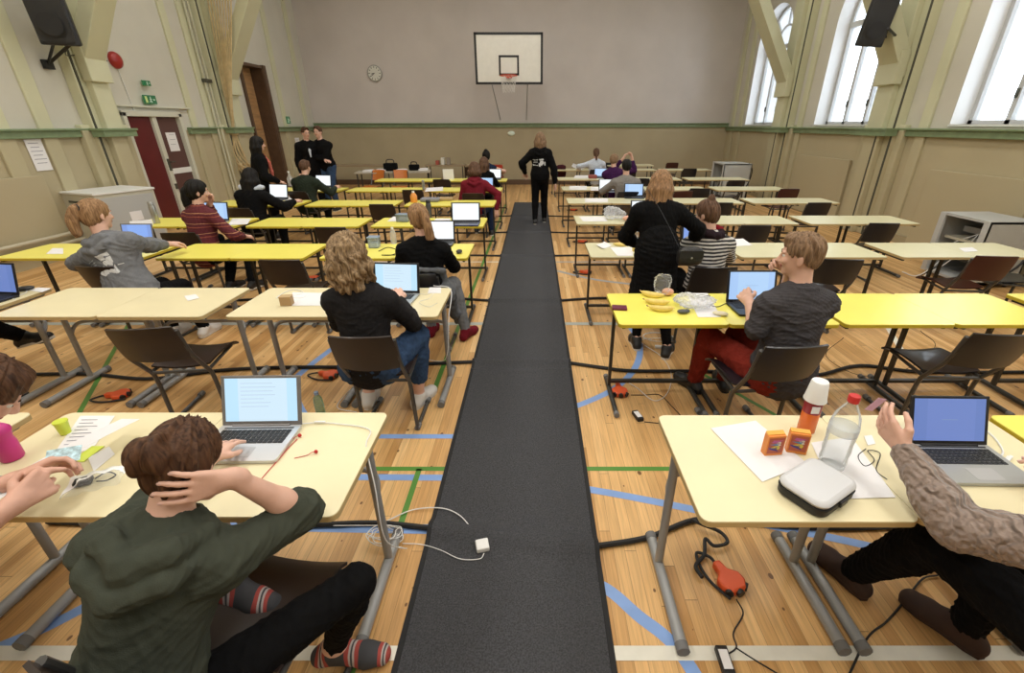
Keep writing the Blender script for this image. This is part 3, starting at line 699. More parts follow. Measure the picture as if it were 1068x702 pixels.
chair_back('brown', -4.15, 8.2, 'chair under the person in the dark green sweater', -.2)
c = put_chair('navy', 1.62, .62, 'dark chair under the person in the knitted sweater', -.5)
put_chair('brown', -2.16, .80, 'chair at the left edge under the person holding a card', -.9)
put_chair('brown', -4.12, 2.55, 'chair at the left edge under the person in black sneakers', -.4)

# laptops
laptop('silver laptop with grey bezel and black keys before the olive hoodie', (-1.125, 1.43, TZ), .02, m_scm, w=.325, d=.227, ang=112, deck=m_alu, bez=m_lapg, text=(7, .5, .12, .09, m_txtg))
laptop('black laptop with silver deck and blue screen by the knitted sleeve', (1.60, 1.31, TZ), -.02, m_scbb, w=.30, d=.215, ang=112, deck=m_sil, text=(1, .35, .5, .1, m_txt))
laptop('black laptop with a light blue screen in front of the person in the grey shirt', (1.51, 2.86, TZ), 0, m_scl, w=.345, d=.24, ang=105, text=(1, .3, .5, .1, m_txt))
laptop('laptop with a pale blue screen before the curly-haired person', (-1.03, 3.05, TZ), -.08, m_scm, w=.345, d=.24, ang=105, deck=m_sil, text=(6, .5, .15, .1, m_txtg))
laptop('laptop with a blue screen at the left edge on the cream desks', (-3.95, 3.02, TZ), -.1, m_scbb, w=.36, d=.24, ang=104, text=(4, .5, .2, .12, m_txtg))
laptop('unattended white-screened laptop with dark blue deck on yellow desk by the carpet', (-.885, 5.76, TZ), 0, m_scw, w=.37, d=.25, ang=104, deck=m_navyl)
laptop('small white-screened laptop before the ponytailed person in black', (-1.02, 4.72, TZ), 0, m_scw, w=.33, d=.22, ang=105)
laptop('small blue-screened laptop in front of the grey printed hoodie', (-4.10, 4.55, TZ), .0, m_scb, w=.33, d=.22, ang=102, bez=m_lapg)
laptop('laptop with a pale blue screen in front of the person in the maroon plaid shirt', (-4.15, 5.85, TZ), -.08, m_scl, w=.36, d=.24, ang=103, deck=m_sil, text=(3, .5, .2, .2, m_txtg))
laptop('white laptop screen before the long-haired person in black', (-4.35, 7.80, TZ), -.2, m_scw, w=.36, d=.24, ang=104)
laptop('white-screened laptop in front of the person in the dark green sweater', (-4.28, 9.44, TZ), -.15, m_scw, w=.34, d=.23, ang=104)
laptop('laptop with a blue-violet screen beside the person in the striped top', (1.66, 4.46, TZ), .0, m_scb, w=.34, d=.23, ang=104)
laptop('laptop with a white screen left of the standing person in black', (1.44, 5.95, TZ), 0, m_scw, w=.37, d=.25, ang=104, deck=m_navyl)
laptop('white-screened laptop left of the person in the light grey sweater', (1.36, 8.75, TZ), 0, m_scw, w=.33, d=.23, ang=104, deck=m_navyl)
laptop('pale blue laptop screen directly before the person in light grey', (1.70, 8.05, TZ), -.1, m_scl, w=.33, d=.23, ang=104)
laptop('laptop with a blue screen beyond the purple top', (1.55, 11.3, TZ), -.1, m_scl, w=.30, d=.22, ang=104)
laptop('laptop with a blue screen in front of the maroon hoodie', (-.98, 8.5 + .55, TZ), -.1, m_scl, w=.33, d=.23, ang=104)
laptop('white-screened laptop before the brown-haired person in a black top', (-.95, 10.9, TZ), -.1, m_scw, w=.33, d=.23, ang=104)
# ================================================================ people
m_skin = mat('skin_fair', (.68, .41, .31), .5, bump=.05, scale=200, vary=.06, vscale=20); m_skin2 = mat('skin_rosy', (.62, .35, .26), .5, vary=.08, vscale=20)
m_lip = mat('lips', (.42, .13, .11), .45); m_eyew = mat('eye_white', (.75, .73, .70), .25); m_iris = mat('iris_dark', (.03, .025, .02), .2); m_nail = mat('fingernail', (.66, .42, .36), .3)
def hairmat(name, a, b_, scale=1.):
    m = bpy.data.materials.new(name); t, N, L, b = nodes(m)
    tc = N.new('ShaderNodeTexCoord'); mp = N.new('ShaderNodeMapping'); mp.inputs['Scale'].default_value = (60 * scale, 60 * scale, 6 * scale); L.new(tc.outputs['Object'], mp.inputs[0])
    n = N.new('ShaderNodeTexNoise'); n.inputs['Scale'].default_value = 1.5; n.inputs['Detail'].default_value = 3; n.inputs['Distortion'].default_value = .6; L.new(mp.outputs[0], n.inputs['Vector'])
    r = N.new('ShaderNodeValToRGB'); L.new(n.outputs['Fac'], r.inputs[0]); e = r.color_ramp.elements; e[0].position = .32; e[1].position = .68; e[0].color = (*a, 1); e[1].color = (*b_, 1)
    L.new(r.outputs[0], b.inputs['Base Color']); b.inputs['Roughness'].default_value = .55; b.inputs['Specular IOR Level'].default_value = .2
    k = N.new('ShaderNodeBump'); k.inputs['Strength'].default_value = .6; k.inputs['Distance'].default_value = .004; L.new(n.outputs['Fac'], k.inputs['Height']); L.new(k.outputs[0], b.inputs['Normal'])
    return m
h_brown = hairmat('hair_dark_brown', (.030, .013, .007), (.115, .055, .028)); h_curl = hairmat('hair_dark_blond', (.10, .06, .03), (.42, .29, .16)); h_lb = hairmat('hair_light_brown', (.13, .07, .033), (.38, .22, .11))
h_blk = hairmat('hair_black', (.003, .0025, .0025), (.011, .009, .008)); h_red = hairmat('hair_auburn_blond', (.15, .075, .035), (.40, .24, .12)); h_sand = hairmat('hair_sandy', (.11, .065, .035), (.33, .21, .125)); h_mid = hairmat('hair_mid_brown', (.05, .025, .014), (.16, .085, .05))
def fabric(name, col, rough=.9, bump=.25, scale=350, vary=.06): return mat(name, col, rough, bump=bump, scale=scale, vary=vary, vscale=25, spec=.12)
f_olive = fabric('olive_fleece', (.052, .058, .043)); f_black = fabric('black_cloth', (.0045, .0045, .005)); f_char = fabric('charcoal_knit', (.018, .017, .018), vary=.12)
f_denim = fabric('blue_denim', (.035, .065, .13), vary=.25); f_grey = fabric('grey_marl_fleece', (.17, .175, .185), vary=.12); f_maroon = fabric('maroon_fleece', (.16, .012, .022)); f_shirt = fabric('dark_grey_shirt', (.058, .054, .058), vary=.08)
f_redt = fabric('brick_red_trousers', (.19, .022, .014)); f_lgrey = fabric('light_grey_wool', (.22, .205, .19)); f_purple = fabric('purple_cloth', (.045, .012, .06)); f_white = fabric('pale_blue_shirt', (.55, .60, .68))
f_green = fabric('dark_green_wool', (.022, .030, .020)); f_navy = fabric('navy_cloth', (.015, .025, .055)); f_sock = fabric('grey_sock', (.05, .05, .055)); f_scarf = fabric('dark_scarf', (.025, .015, .02)); f_scarfr = fabric('red_scarf', (.22, .012, .02))
f_coral = fabric('coral_cloth', (.50, .13, .10)); f_whitesh = mat('white_shoe', (.72, .70, .68), .5); f_blks = mat('black_shoe', (.012, .012, .013), .5); f_brs = mat('dark_brown_suede', (.045, .022, .016), .8, vary=.15)
f_sole = mat('white_sole', (.70, .69, .66), .5); f_tan = fabric('beige_cloth', (.38, .31, .22))
def stripes(name, cols, per, axis='Z', rough=.9, wob=.006):
    m = bpy.data.materials.new(name); t, N, L, b = nodes(m); tc = N.new('ShaderNodeTexCoord'); s = N.new('ShaderNodeSeparateXYZ'); L.new(tc.outputs['Object'], s.inputs[0])
    n = N.new('ShaderNodeTexNoise'); n.inputs['Scale'].default_value = 6; L.new(tc.outputs['Object'], n.inputs['Vector'])
    a = N.new('ShaderNodeMath'); a.operation = 'MULTIPLY_ADD'; a.inputs[1].default_value = wob * 4; L.new(n.outputs['Fac'], a.inputs[0]); L.new(s.outputs[axis], a.inputs[2])
    d = N.new('ShaderNodeMath'); d.operation = 'DIVIDE'; d.inputs[1].default_value = per; L.new(a.outputs[0], d.inputs[0]); f = N.new('ShaderNodeMath'); f.operation = 'FRACT'; L.new(d.outputs[0], f.inputs[0])
    r = N.new('ShaderNodeValToRGB'); r.color_ramp.interpolation = 'CONSTANT'; L.new(f.outputs[0], r.inputs[0]); e = r.color_ramp.elements
    e[0].color = (*cols[0][1], 1); e[1].position = cols[1][0]; e[1].color = (*cols[1][1], 1)
    for p, c in cols[2:]: q = e.new(p); q.color = (*c, 1)
    L.new(r.outputs[0], b.inputs['Base Color']); b.inputs['Roughness'].default_value = rough; return m
f_strip = stripes('black_white_stripes', [(0, (.02, .02, .022)), (.52, (.55, .53, .50))], .030)
f_plaid = stripes('maroon_plaid', [(0, (.10, .012, .018)), (.45, (.25, .06, .035)), (.55, (.10, .012, .018)), (.8, (.42, .20, .10)), (.86, (.10, .012, .018))], .11)
f_nordic = stripes('patterned_sock', [(0, (.045, .045, .05)), (.42, (.33, .055, .045)), (.54, (.42, .36, .34)), (.60, (.05, .05, .055)), (.66, (.42, .36, .34)), (.72, (.33, .055, .045)), (.84, (.045, .045, .05))], .105, 'X', wob=.010)
def cable_knit(name, col):
    m = bpy.data.materials.new(name); t, N, L, b = nodes(m); b.inputs['Base Color'].default_value = (*col, 1); b.inputs['Roughness'].default_value = .95; b.inputs['Sheen Weight'].default_value = .2
    tc = N.new('ShaderNodeTexCoord'); mp = N.new('ShaderNodeMapping'); mp.inputs['Scale'].default_value = (1, 1, 1); L.new(tc.outputs['Object'], mp.inputs[0])
    v = N.new('ShaderNodeTexVoronoi'); v.inputs['Scale'].default_value = 55; L.new(mp.outputs[0], v.inputs['Vector'])
    wv = N.new('ShaderNodeTexWave'); wv.inputs['Scale'].default_value = 9; wv.inputs['Distortion'].default_value = 9; wv.inputs['Detail Scale'].default_value = 1.6; L.new(mp.outputs[0], wv.inputs['Vector'])
    a = N.new('ShaderNodeMath'); a.operation = 'MULTIPLY_ADD'; a.inputs[1].default_value = .5; L.new(v.outputs['Distance'], a.inputs[0]); L.new(wv.outputs['Fac'], a.inputs[2])
    k = N.new('ShaderNodeBump'); k.inputs['Strength'].default_value = 1; k.inputs['Distance'].default_value = .012; L.new(a.outputs[0], k.inputs['Height']); L.new(k.outputs[0], b.inputs['Normal']); return m
f_knit = cable_knit('taupe_cable_knit', (.28, .215, .18))

def ik(A, B, l1, l2, pole):
    A, B = V(A), V(B); d = B - A; L_ = np.linalg.norm(d); u = d / L_
    if L_ > (l1 + l2) * .985: s = L_ / ((l1 + l2) * .985); l1 *= s; l2 *= s
    a = (l1 * l1 - l2 * l2 + L_ * L_) / (2 * L_); h = math.sqrt(max(l1 * l1 - a * a, 1e-6))
    p = V(pole); p = nrm(p - u * (p @ u)); return A + u * a + p * h

def add_hand(B, W, d, n, side, curl=.35, spread=.10, thumb=.6, s=1., fat=1., fing=None, tips=None):
    """W wrist, d finger direction, n palm normal (out of the palm), side=+1 when the thumb is towards +cross(d,n)"""
    d = nrm(d); n = nrm(V(n) - d * (V(n) @ d)); x = np.cross(d, n) * side        # x points to the thumb side
    pw = .036 * s; L0 = .088 * s
    kn = [W + d * L0 * (1 - .05 * abs(i - 1)) + x * pw * (1 - i * .62) - n * .004 for i in range(4)]
    for i in range(4): B.cone(W + x * (.012 - i * .008) * s, kn[i], .015 * s * fat, .0115 * s * fat, k=.014)
    B.cone(W - d * .02, W + d * .03, .022 * s, .020 * s, k=.012)
    for i, Lf in enumerate((.068, .078, .072, .056)):
        c = (fing[i] if fing else curl); a = spread * (1.2 - .9 * i); p = kn[i].copy(); dd = nrm(d + x * a); ang = 0
        for j, (fr, rr) in enumerate(((.45, .0088), (.30, .0080), (.25, .0072))):
            ang += c * (.8, 1.1, .8)[j]
            q = p + (dd * math.cos(ang) + n * math.sin(ang)) * Lf * fr * s
            B.cone(p, q, rr * s * fat, (rr - .0006) * s * fat, k=.003); p = q
        if tips is not None: tips.append((p + (-n * math.cos(ang) + dd * math.sin(ang)) * .0055 * s, dd * math.cos(ang) + n * math.sin(ang), -n * math.cos(ang) + dd * math.sin(ang)))
    t0 = W + d * .022 * s + x * .022 * s + n * .004; t1 = t0 + nrm(d * .75 + x * .75 + n * thumb * .5) * .038 * s
    t2 = t1 + nrm(d * 1. + x * .25 + n * thumb * .6) * .030 * s; t3 = t2 + nrm(d * 1. - x * .05 + n * thumb * .5) * .026 * s
    B.cone(W + d * .01, t1, .015 * s * fat, .012 * s * fat, k=.012); B.cone(t1, t2, .0105 * s * fat, .0095 * s * fat, k=.004); B.cone(t2, t3, .0095 * s * fat, .0078 * s * fat, k=.004)

class Person:
    """Everything is laid out in a local frame (x right, y forward, z up) and turned by rz at loc."""
    def __init__(s, label, loc, rz=0., sit=True, h=.007, skin=None, scale=1., lean=.15, side=0., twist=0., hz=0., head=(0, 0, 0), build=1.,
                 hands=None, knees=None, feet=None, handspec=None, poles=None, group=None, pel=None, headoff=(0, 0, 0), short_torso=1., hk=.93):
        s.loc = V(loc if len(loc) == 3 else (*loc, 0)); s.rz = rz; s.h = h; s.skin = skin or m_skin; s.k = scale; s.sit = sit; s.bd = build
        k = scale; s.hk = hk * scale; pz = (.50 if sit else .93 * k) + hz
        P = V(pel) if pel is not None else V(0, 0, pz)
        sp = (.475 if sit else .50) * k * short_torso; up = V(math.sin(side), math.sin(lean), math.cos(lean) * math.cos(side)); up = nrm(up)
        s.P = P; s.up = up; s.N = P + up * sp
        ct, stt = math.cos(twist), math.sin(twist); s.sx = nrm(V(ct, stt, 0) - up * (V(ct, stt, 0) @ up)); s.fy = np.cross(up, s.sx)
        s.chest = P + up * sp * .66 - s.fy * .0 + s.fy * .01
        s.SH = [s.N + s.sx * q * .155 * build * k - up * .078 * k - s.fy * .0 for q in (-1, 1)]
        s.Hm = rotm(*head); s.HC = s.N + up * .07 * k + V(headoff) + s.Hm @ V(0, .02, .115 * s.hk)
        s.HIP = [P + s.sx * q * .088 * k - V(0, 0, .03) for q in (-1, 1)]
        hands = hands or (((-.16, .42, .77), (.16, .42, .77)) if sit else ((-.24, .06, .82 * k), (.24, .06, .82 * k)))
        s.WR = [V(*q) for q in hands]; poles = poles or ((-.6, -.4, -.7), (.6, -.4, -.7))
        s.EL = [ik(s.SH[i], s.WR[i], .275 * k, .245 * k, poles[i]) for i in (0, 1)]
        if sit:
            s.KN = [V(*q) for q in (knees or ((-.12, .44, .52), (.12, .44, .52)))]; s.AN = [V(*q) for q in (feet or ((-.12, .42, .09), (.12, .42, .09)))]
        else:
            s.AN = [V(*q) for q in (feet or ((-.10, 0, .08), (.10, 0, .08)))]; s.KN = [V(*q) for q in knees] if knees else [ik(s.HIP[i], s.AN[i], .43 * k, .42 * k, (0, 1, 0)) for i in (0, 1)]
        s.hs = handspec or [{}, {}]
        s.root = None; s.label = label; s.group = group
        ca, sa = math.cos(rz), math.sin(rz); s.R = np.array([[ca, -sa, 0], [sa, ca, 0], [0, 0, 1]])
        s.toe = [nrm(V(*(q.get('toe', (0, 1, 0))))) for q in s.hs]
    def w(s, p): return s.loc + s.R @ V(p)
    def H(s, x, y, z): return s.HC + s.Hm @ (V(x, y, z) * s.hk)
    def torso(s, B, o=0., fem=True, low=0., kk=.05):
        k, b = s.k, s.bd; M = np.stack([s.sx, s.fy, s.up], 1)
        B.ell(s.chest + s.up * .03, V(.148 * b + o, .102 * b + o, .165 + o) * k, M, kk)
        B.ell(s.P + s.up * .19 * k, V(.125 * b + o, .092 * b + o, .15 + o) * k, M, kk)
        B.ell(s.P + s.up * .03 * k, V(.158 * b + o, .118 * b + o, .125 + low + o) * k, M, kk)
        for q in (0, 1):
            B.cone(s.N - s.up * .030 * k, s.SH[q] + s.up * .0, .046 * k + o * .8, .044 * k * b + o, k=.06)
    def arm(s, B, o=0., to=1., q=(0, 1), ow=None):
        for i in q:
            B.cone(s.SH[i], s.EL[i], .044 * s.k * s.bd + o, .037 * s.k + o, k=.035)
            if to > 0:
                e = s.EL[i] + (s.WR[i] - s.EL[i]) * min(to, 1); B.cone(s.EL[i], s.EL[i] + (s.WR[i] - s.EL[i]) * .35 * min(to, 1), .037 * s.k + o, .038 * s.k + o, k=.015)
                B.cone(s.EL[i] + (s.WR[i] - s.EL[i]) * .3 * min(to, 1), e, .038 * s.k + o, (.038 - .014 * min(to, 1)) * s.k + (o if ow is None else ow), k=.015)
    def legs(s, B, o=0., to=1., q=(0, 1)):
        k = s.k
        for i in q:
            B.cone(s.HIP[i], s.KN[i], .083 * k + o, .056 * k + o, k=.05); c = s.KN[i] + (s.AN[i] - s.KN[i]) * .3
            B.cone(s.KN[i], c, .056 * k + o, .055 * k + o, k=.02); e = s.KN[i] + (s.AN[i] - s.KN[i]) * to
            B.cone(c, e, .055 * k + o, (.055 - .021 * (to - .3) / .7) * k + o, k=.02)
    def foot(s, B, i, o=0., sole=.0):
        t = s.toe[i]; a = s.AN[i]; dn = s.hs[i].get('sole', V(0, 0, -1)); dn = nrm(V(dn) - t * (V(dn) @ t)); heel = a - t * .045 + dn * .05; ball = a + t * .115 + dn * .055; tip = a + t * .17 + dn * .058
        B.cone(a, heel, .036 + o, .030 + o, k=.03); B.cone(a + dn * .01, ball, .034 + o, .032 + o, k=.03); B.cone(ball, tip, .032 + o, .026 + o, k=.02); B.cone(heel, ball, .028 + o, .032 + o, k=.02)
        x = np.cross(t, dn); B.cone(ball - x * .014, tip - x * .012, .026 + o, .022 + o, k=.02); B.cone(ball + x * .014, tip + x * .012, .026 + o, .020 + o, k=.02)
    def tf(s, B):
        """local sdf -> world"""
        o = SDF()
        for p in B.P:
            if p[0] == 'c': o.P.append(('c', s.w(p[1]), s.w(p[2]), p[3], p[4], p[5]))
            else: o.P.append(('e', s.w(p[1]), p[2], s.R @ p[3], 0, p[5]))
        for c in B.cuts:
            if c[0] == 'p': o.cuts.append(('p', s.w(c[1]), s.R @ c[2], None, 0))
            else: o.cuts.append(('e', s.w(c[1]), c[2], s.R @ c[3], c[4]))
        return o
    def body(s):
        B = SDF(); k = s.k; s.torso(B); s.arm(B); s.legs(B)
        for i in (0, 1): s.foot(B, i)
        B.cone(s.N - s.up * .05, s.HC + s.Hm @ V(0, -.02, -.055 * k), .054 * k, .050 * k, k=.03)
        H = s.H; M = s.Hm; k = s.hk
        B.ell(H(0, -.008, .030), V(.074, .094, .086) * k, M, .02); B.ell(H(0, .030, -.035), V(.056, .058, .074) * k, M, .03)
        B.ell(H(0, .066, -.092), V(.022, .018, .016) * k, M, .025); B.cone(H(0, .084, .020), H(0, .106, -.026), .008 * k, .0115 * k, k=.012)
        for q in (-1, 1):
            B.ell(H(q * .010, .098, -.030), V(.008, .008, .007) * k, M, .008); B.ell(H(q * .032, .074, -.022), V(.02, .016, .018) * k, M, .02)
            B.ell(H(q * .030, .082, .026), V(.02, .010, .007) * k, M, .012)
            E = M @ rotm(0, 0, q * .35); B.ell(H(q * .076, -.004, -.012), V(.009, .018, .030) * k, E, .008); B.ell(H(q * .073, .004, -.034), V(.008, .010, .012) * k, E, .006)
            B.cutell(H(q * .031, .104, .008), V(.014, .018, .008) * k, M)
        s.tips = []; k = s.k
        for i, q in ((0, -1), (1, 1)):
            sp = s.hs[i]; fd = nrm(s.WR[i] - s.EL[i]); d = sp.get('d', fd); n = sp.get('n', (0, 0, -1))
            add_hand(B, s.WR[i], V(d), V(n), sp.get('side', 1 if i == 0 else -1), sp.get('curl', .35), sp.get('spread', .1), sp.get('thumb', .6), s.k * sp.get('s', 1.), 1.0 if s.h < .006 else 1.15, sp.get('f'), s.tips)
        o = sdf_obj('person', s.tf(B), s.h, s.skin, None, s.loc, smooth=1 if s.h > .005 else 1); o.location = s.loc
        tag(o, s.label, 'person', s.group); s.root = o
        return s
    def face(s, eyes=True):
        for q in (-1, 1):
            e = MB().ell(s.w(s.H(q * .031, .0735, .008)), V(.0125, .0125, .0125) * s.hk, 12, 8); MB2 = MB()
            eo = s.part(e, 'eye', m_eyew); s.part(MB().ell(s.w(s.H(q * .031, .0825, .007)), V(.0055, .0055, .0055) * s.hk, 10, 6), 'iris', m_iris, eo)
            s.part(MB().tube([s.w(s.H(q * .014, .093, .026)), s.w(s.H(q * .03, .092, .031)), s.w(s.H(q * .046, .080, .026))], [.002, .003, .0015], 6), 'eyebrow', s.browm if hasattr(s, 'browm') else h_brown)
        s.part(MB().ell(s.w(s.H(0, .086, -.056)), V(.022, .008, .007) * s.hk, 12, 8, s.R @ s.Hm), 'mouth', m_lip)
        return s
    def part(s, mb, name, m, parent=None, smooth=True, label=None):
        mb.v = [tuple(V(p) - s.loc) for p in mb.v]; return mb.build(name, m, parent or s.root, smooth=smooth, label=label)
    def cloth(s, name, B, m, h=None, wr=.004, wscale=30, seed=1, disp=None, parent=None, smooth=1, label=None):
        o = sdf_obj(name, s.tf(B), h or s.h, m, parent or s.root, s.loc, wr=wr, wscale=wscale, seed=seed, disp=disp, smooth=smooth)
        if label: o['label'] = label
        return o
    # ---- garments
    def top(s, name, m, o=.016, sleeve=1., hood=False, low=.03, collar=True, wr=.005, seed=1, hem=True, coll_r=None, label=None):
        B = SDF(); s.torso(B, o, low=low)
        sl = sleeve if hasattr(sleeve, '__len__') else (sleeve, sleeve)
        for i in (0, 1):
            if sl[i] <= 0: B.cone(s.SH[i], s.SH[i] + (s.EL[i] - s.SH[i]) * .1, .05 * s.k + o, .05 * s.k + o, k=.04)
            elif sl[i] < .5: B.cone(s.SH[i], s.SH[i] + (s.EL[i] - s.SH[i]) * sl[i] * 2, .048 * s.k + o, .043 * s.k + o, k=.035)
            else:
                s.arm(B, o, (sl[i] - .5) * 2 * .96, (i,), ow=o * .6)
                c = s.EL[i] + (s.WR[i] - s.EL[i]) * (sl[i] - .5) * 2 * .96
                if o > .014: B.cone(c, c - nrm(s.WR[i] - s.EL[i]) * .02, (.038 - .014 * (sl[i] - .5) * 2) * s.k + o * .55, None, k=.004)
        c = s.N + s.up * (.005)
        if collar: B.cone(s.N - s.up * .04, c, .062 * s.k + o * .5, .056 * s.k + o * .4 if coll_r is None else coll_r, k=.02)
        if hood:
            n0 = s.N - s.fy * .03 + s.up * .005; a = s.sx
            for q in (-1, 1):
                B.chain([n0 - s.fy * .095 - s.up * .045, n0 + a * q * .07 - s.fy * .065 - s.up * .015, n0 + a * q * .105 + s.fy * .02 + s.up * .005, n0 + a * q * .06 + s.fy * .10 - s.up * .05], [.040, .036, .026, .018], k=.010)
                B.chain([n0 - s.fy * .112 - s.up * .115, n0 + a * q * .085 - s.fy * .09 - s.up * .075, n0 + a * q * .13 - s.fy * .02 - s.up * .035], [.036, .030, .016], k=.012)
        B.cutell(s.N + s.up * .055 * s.k + s.fy * .012, V(.050, .056, .075) * s.k, np.stack([s.sx, s.fy, s.up], 1))
        return s.cloth(name, B, m, wr=wr, seed=seed, label=label)
    def pants(s, m, o=.014, to=.97, name='trousers', wr=.004, seed=3, label=None):
        B = SDF(); M = np.stack([s.sx, s.fy, s.up], 1); B.ell(s.P + s.up * .02, V(.158 * s.bd + o * .8, .118 * s.bd + o * .8, .12) * s.k, M, .05)
        s.legs(B, o, to)
        for i in (0, 1): B.cut(s.KN[i] + (s.AN[i] - s.KN[i]) * (to + .0), s.AN[i] - s.KN[i]) if False else None
        return s.cloth(name, B, m, wr=wr, seed=seed, label=label)
    def shoes(s, m, name='shoe', o=.007, sole=True, solem=None, label=None):
        for i in (0, 1):
            B = SDF(); s.foot(B, i, o); B.cutell(s.AN[i] + V(0, 0, .045), V(.03, .035, .02)); so = s.cloth(name, B, m, wr=0, label=label)
            if sole:
                t = s.toe[i]; dn = s.hs[i].get('sole', V(0, 0, -1)); dn = nrm(V(dn) - t * (V(dn) @ t)); x = np.cross(t, dn); a = s.AN[i]
                prof = [(-.085, .0), (-.075, .026), (-.03, .036), (.05, .036), (.12, .046), (.17, .040), (.20, .022), (.208, 0)]
                out = prof + [(u, -v) for u, v in prof[-2:0:-1]]
                M = np.stack([t, x, dn], 1); b = MB().prism([(u, v) for u, v in out], .066, .085, s.R @ M, s.w(a)); s.part(b, 'sole', solem or f_sole, so)
    def hair(s, style, m, seed=5, h=None, **kw):
        H = s.H; M = s.Hm; k = s.hk; B = SDF(); g = kw.get('g', .011); h = h or max(.0045, s.h * .8)
        B.ell(H(0, -.012, .034), V(.074 + g, .094 + g, .086 + g) * k, M, .02)
        if style == 'short': B.ell(H(0, -.045, -.01), V(.056 + g, .048 + g, .062 + g) * k, M, .03)
        else: B.ell(H(0, -.045, -.01), V(.066 + g, .058 + g, .075 + g) * k, M, .03)
        face = lambda zz=.0: B.cutell(H(0, .115, -.035 + zz), V(.073, .088, .098) * k, M, .01)
        dr = .0035; ws = 60
        if style == 'short':
            B.cutell(H(0, .125, -.022), V(.080, .092, .108) * k, M, .01); B.cut(H(0, -.06, -.052), M @ V(0, .65, -1))
            for q in (-1, 1): B.cutell(H(q * .096, .018, -.040), V(.038, .050, .062) * k, M, .006); B.cutell(H(q * .090, .065, -.020), V(.034, .04, .05) * k, M, .006)
            B.ell(H(0, .05, .10), V(.05, .035, .022) * k, M, .02)
        elif style == 'bun':
            face(.01); B.cut(H(0, -.03, -.095), M @ V(0, .5, -1)); c = kw.get('bun', (0, -.10, .055)); r = kw.get('br', .042)
            for q in (-1, 1): B.cutell(H(q * .088, .012, -.035), V(.024, .034, .045) * k, M, .006)
            B.ell(H(*c), V(r, r * .85, r) * k, M, .008)
            for j in range(7):
                a = j * 2.1; B.cone(H(c[0] + r * .62 * math.cos(a), c[1] - .006, c[2] + r * .62 * math.sin(a)), H(c[0] + r * .62 * math.cos(a + 1.6), c[1] - .012, c[2] + r * .62 * math.sin(a + 1.6)), r * .42 * k, r * .36 * k, k=.004)
        elif style in ('pony',):
            face(.01); B.cut(H(0, -.03, -.10), M @ V(0, .6, -1)); pts = kw.get('pts', ((0, -.10, .05), (0, -.135, .03), (0, -.15, -.06), (.01, -.14, -.16), (.01, -.12, -.27))); rs = kw.get('rs', (.018, .026, .034, .030, .008))
            for q in (-1, 1): B.cutell(H(q * .088, .012, -.035), V(.024, .034, .045) * k, M, .006)
            B.chain([H(*p) for p in crom(pts, 3)], np.interp(np.linspace(0, 1, (len(pts) - 1) * 3 + 1), np.linspace(0, 1, len(rs)), rs) * k, k=.008)
        elif style in ('bob', 'long', 'curly'):
            Lh = kw.get('L', .19); Wd = kw.get('W', .0)
            for q in (-1, 1):
                B.chain([H(q * .055, -.02, .03), H(q * (.078 + Wd), -.01, -.06), H(q * (.078 + Wd), .0, -Lh * .75), H(q * (.062 + Wd), .01, -Lh)], [.045 * k, .040 * k, .038 * k, .022 * k], k=.03)
                B.chain([H(q * .03, -.07, 0), H(q * (.045 + Wd * .7), -.085, -.08), H(q * (.045 + Wd * .7), -.08, -Lh)], [.05 * k, .045 * k, .030 * k], k=.03)
            B.chain([H(0, -.075, 0), H(0, -.09, -.08), H(0, -.09, -Lh)], [.055 * k, .05 * k, .035 * k], k=.03); face(-.0 if Lh < .3 else -.01)
            B.cutell(H(0, .13, -.16), V(.052, .09, .12) * k, M, .01)
        if style == 'curly': dr = kw.get('amp', .011); ws = kw.get('ws', 26)
        def disp(v):
            L_ = ((v - s.w(s.HC)) @ s.R) @ M
            th = np.arctan2(L_[:, 0], -L_[:, 1]); z = L_[:, 2]
            if style == 'curly': return dr * (np.sin(th * 9 + 2.2 * np.sin(z * ws * 1.3 + th * 3)) * .8 + .5 * np.sin(th * 17 + z * 40 + 2 * np.sin(z * 55)))
            r = np.random.RandomState(seed); a = np.zeros(len(v))
            for j in range(4): a += np.sin(th * (11 + 7 * j) + r.rand() * 6 + 1.5 * np.sin(z * 20 + r.rand() * 6)) / (1 + j * .5)
            return dr * kw.get('da', .6) * a
        return s.cloth('hair', B, m, h=h, wr=0, disp=disp, seed=seed, smooth=1 if style != 'curly' else 0)
    def nails(s):
        for p, d, n in s.tips:
            d = nrm(d); n = nrm(n); M = s.R @ np.stack([np.cross(d, n), d, n], 1); s.part(MB().ell(s.w(p), (.0045, .0065, .0014), 8, 6, M), 'fingernail', m_nail)
    def decal(s, garment, polys, c, ax, ay, m, name='print', off=.0035, sub=3):
        """flat artwork pressed on to the cloth: polys in (u,v) metres around local point c"""
        me = garment.data; bv = BVHTree.FromPolygons([v.co[:] for v in me.vertices], [p.vertices[:] for p in me.polygons])
        ax, ay = nrm(s.R @ V(ax)), nrm(s.R @ V(ay)); nn = np.cross(ax, ay); c0 = s.w(c) - s.loc; b = MB()
        for P in polys:
            cen = V(np.mean([p[0] for p in P]), np.mean([p[1] for p in P])); n = len(P); rings = []
            for k in range(sub + 1): rings.append([cen + (V(*p) - cen) * (1 - k / sub) if k < sub else cen for p in P])
            vs = []
            for r in rings:
                for q in r:
                    o = c0 + ax * q[0] + ay * q[1] + nn * .4; hit, no, i_, d_ = bv.ray_cast(Vector(o), Vector(-nn))
                    vs.append(V(hit) + V(no) * off if hit is not None else o - nn * .4)
            b.add(vs, [(k * n + i, k * n + (i + 1) % n, (k + 1) * n + (i + 1) % n, (k + 1) * n + i) for k in range(sub) for i in range(n)])
        return b.build(name, m, s.root)
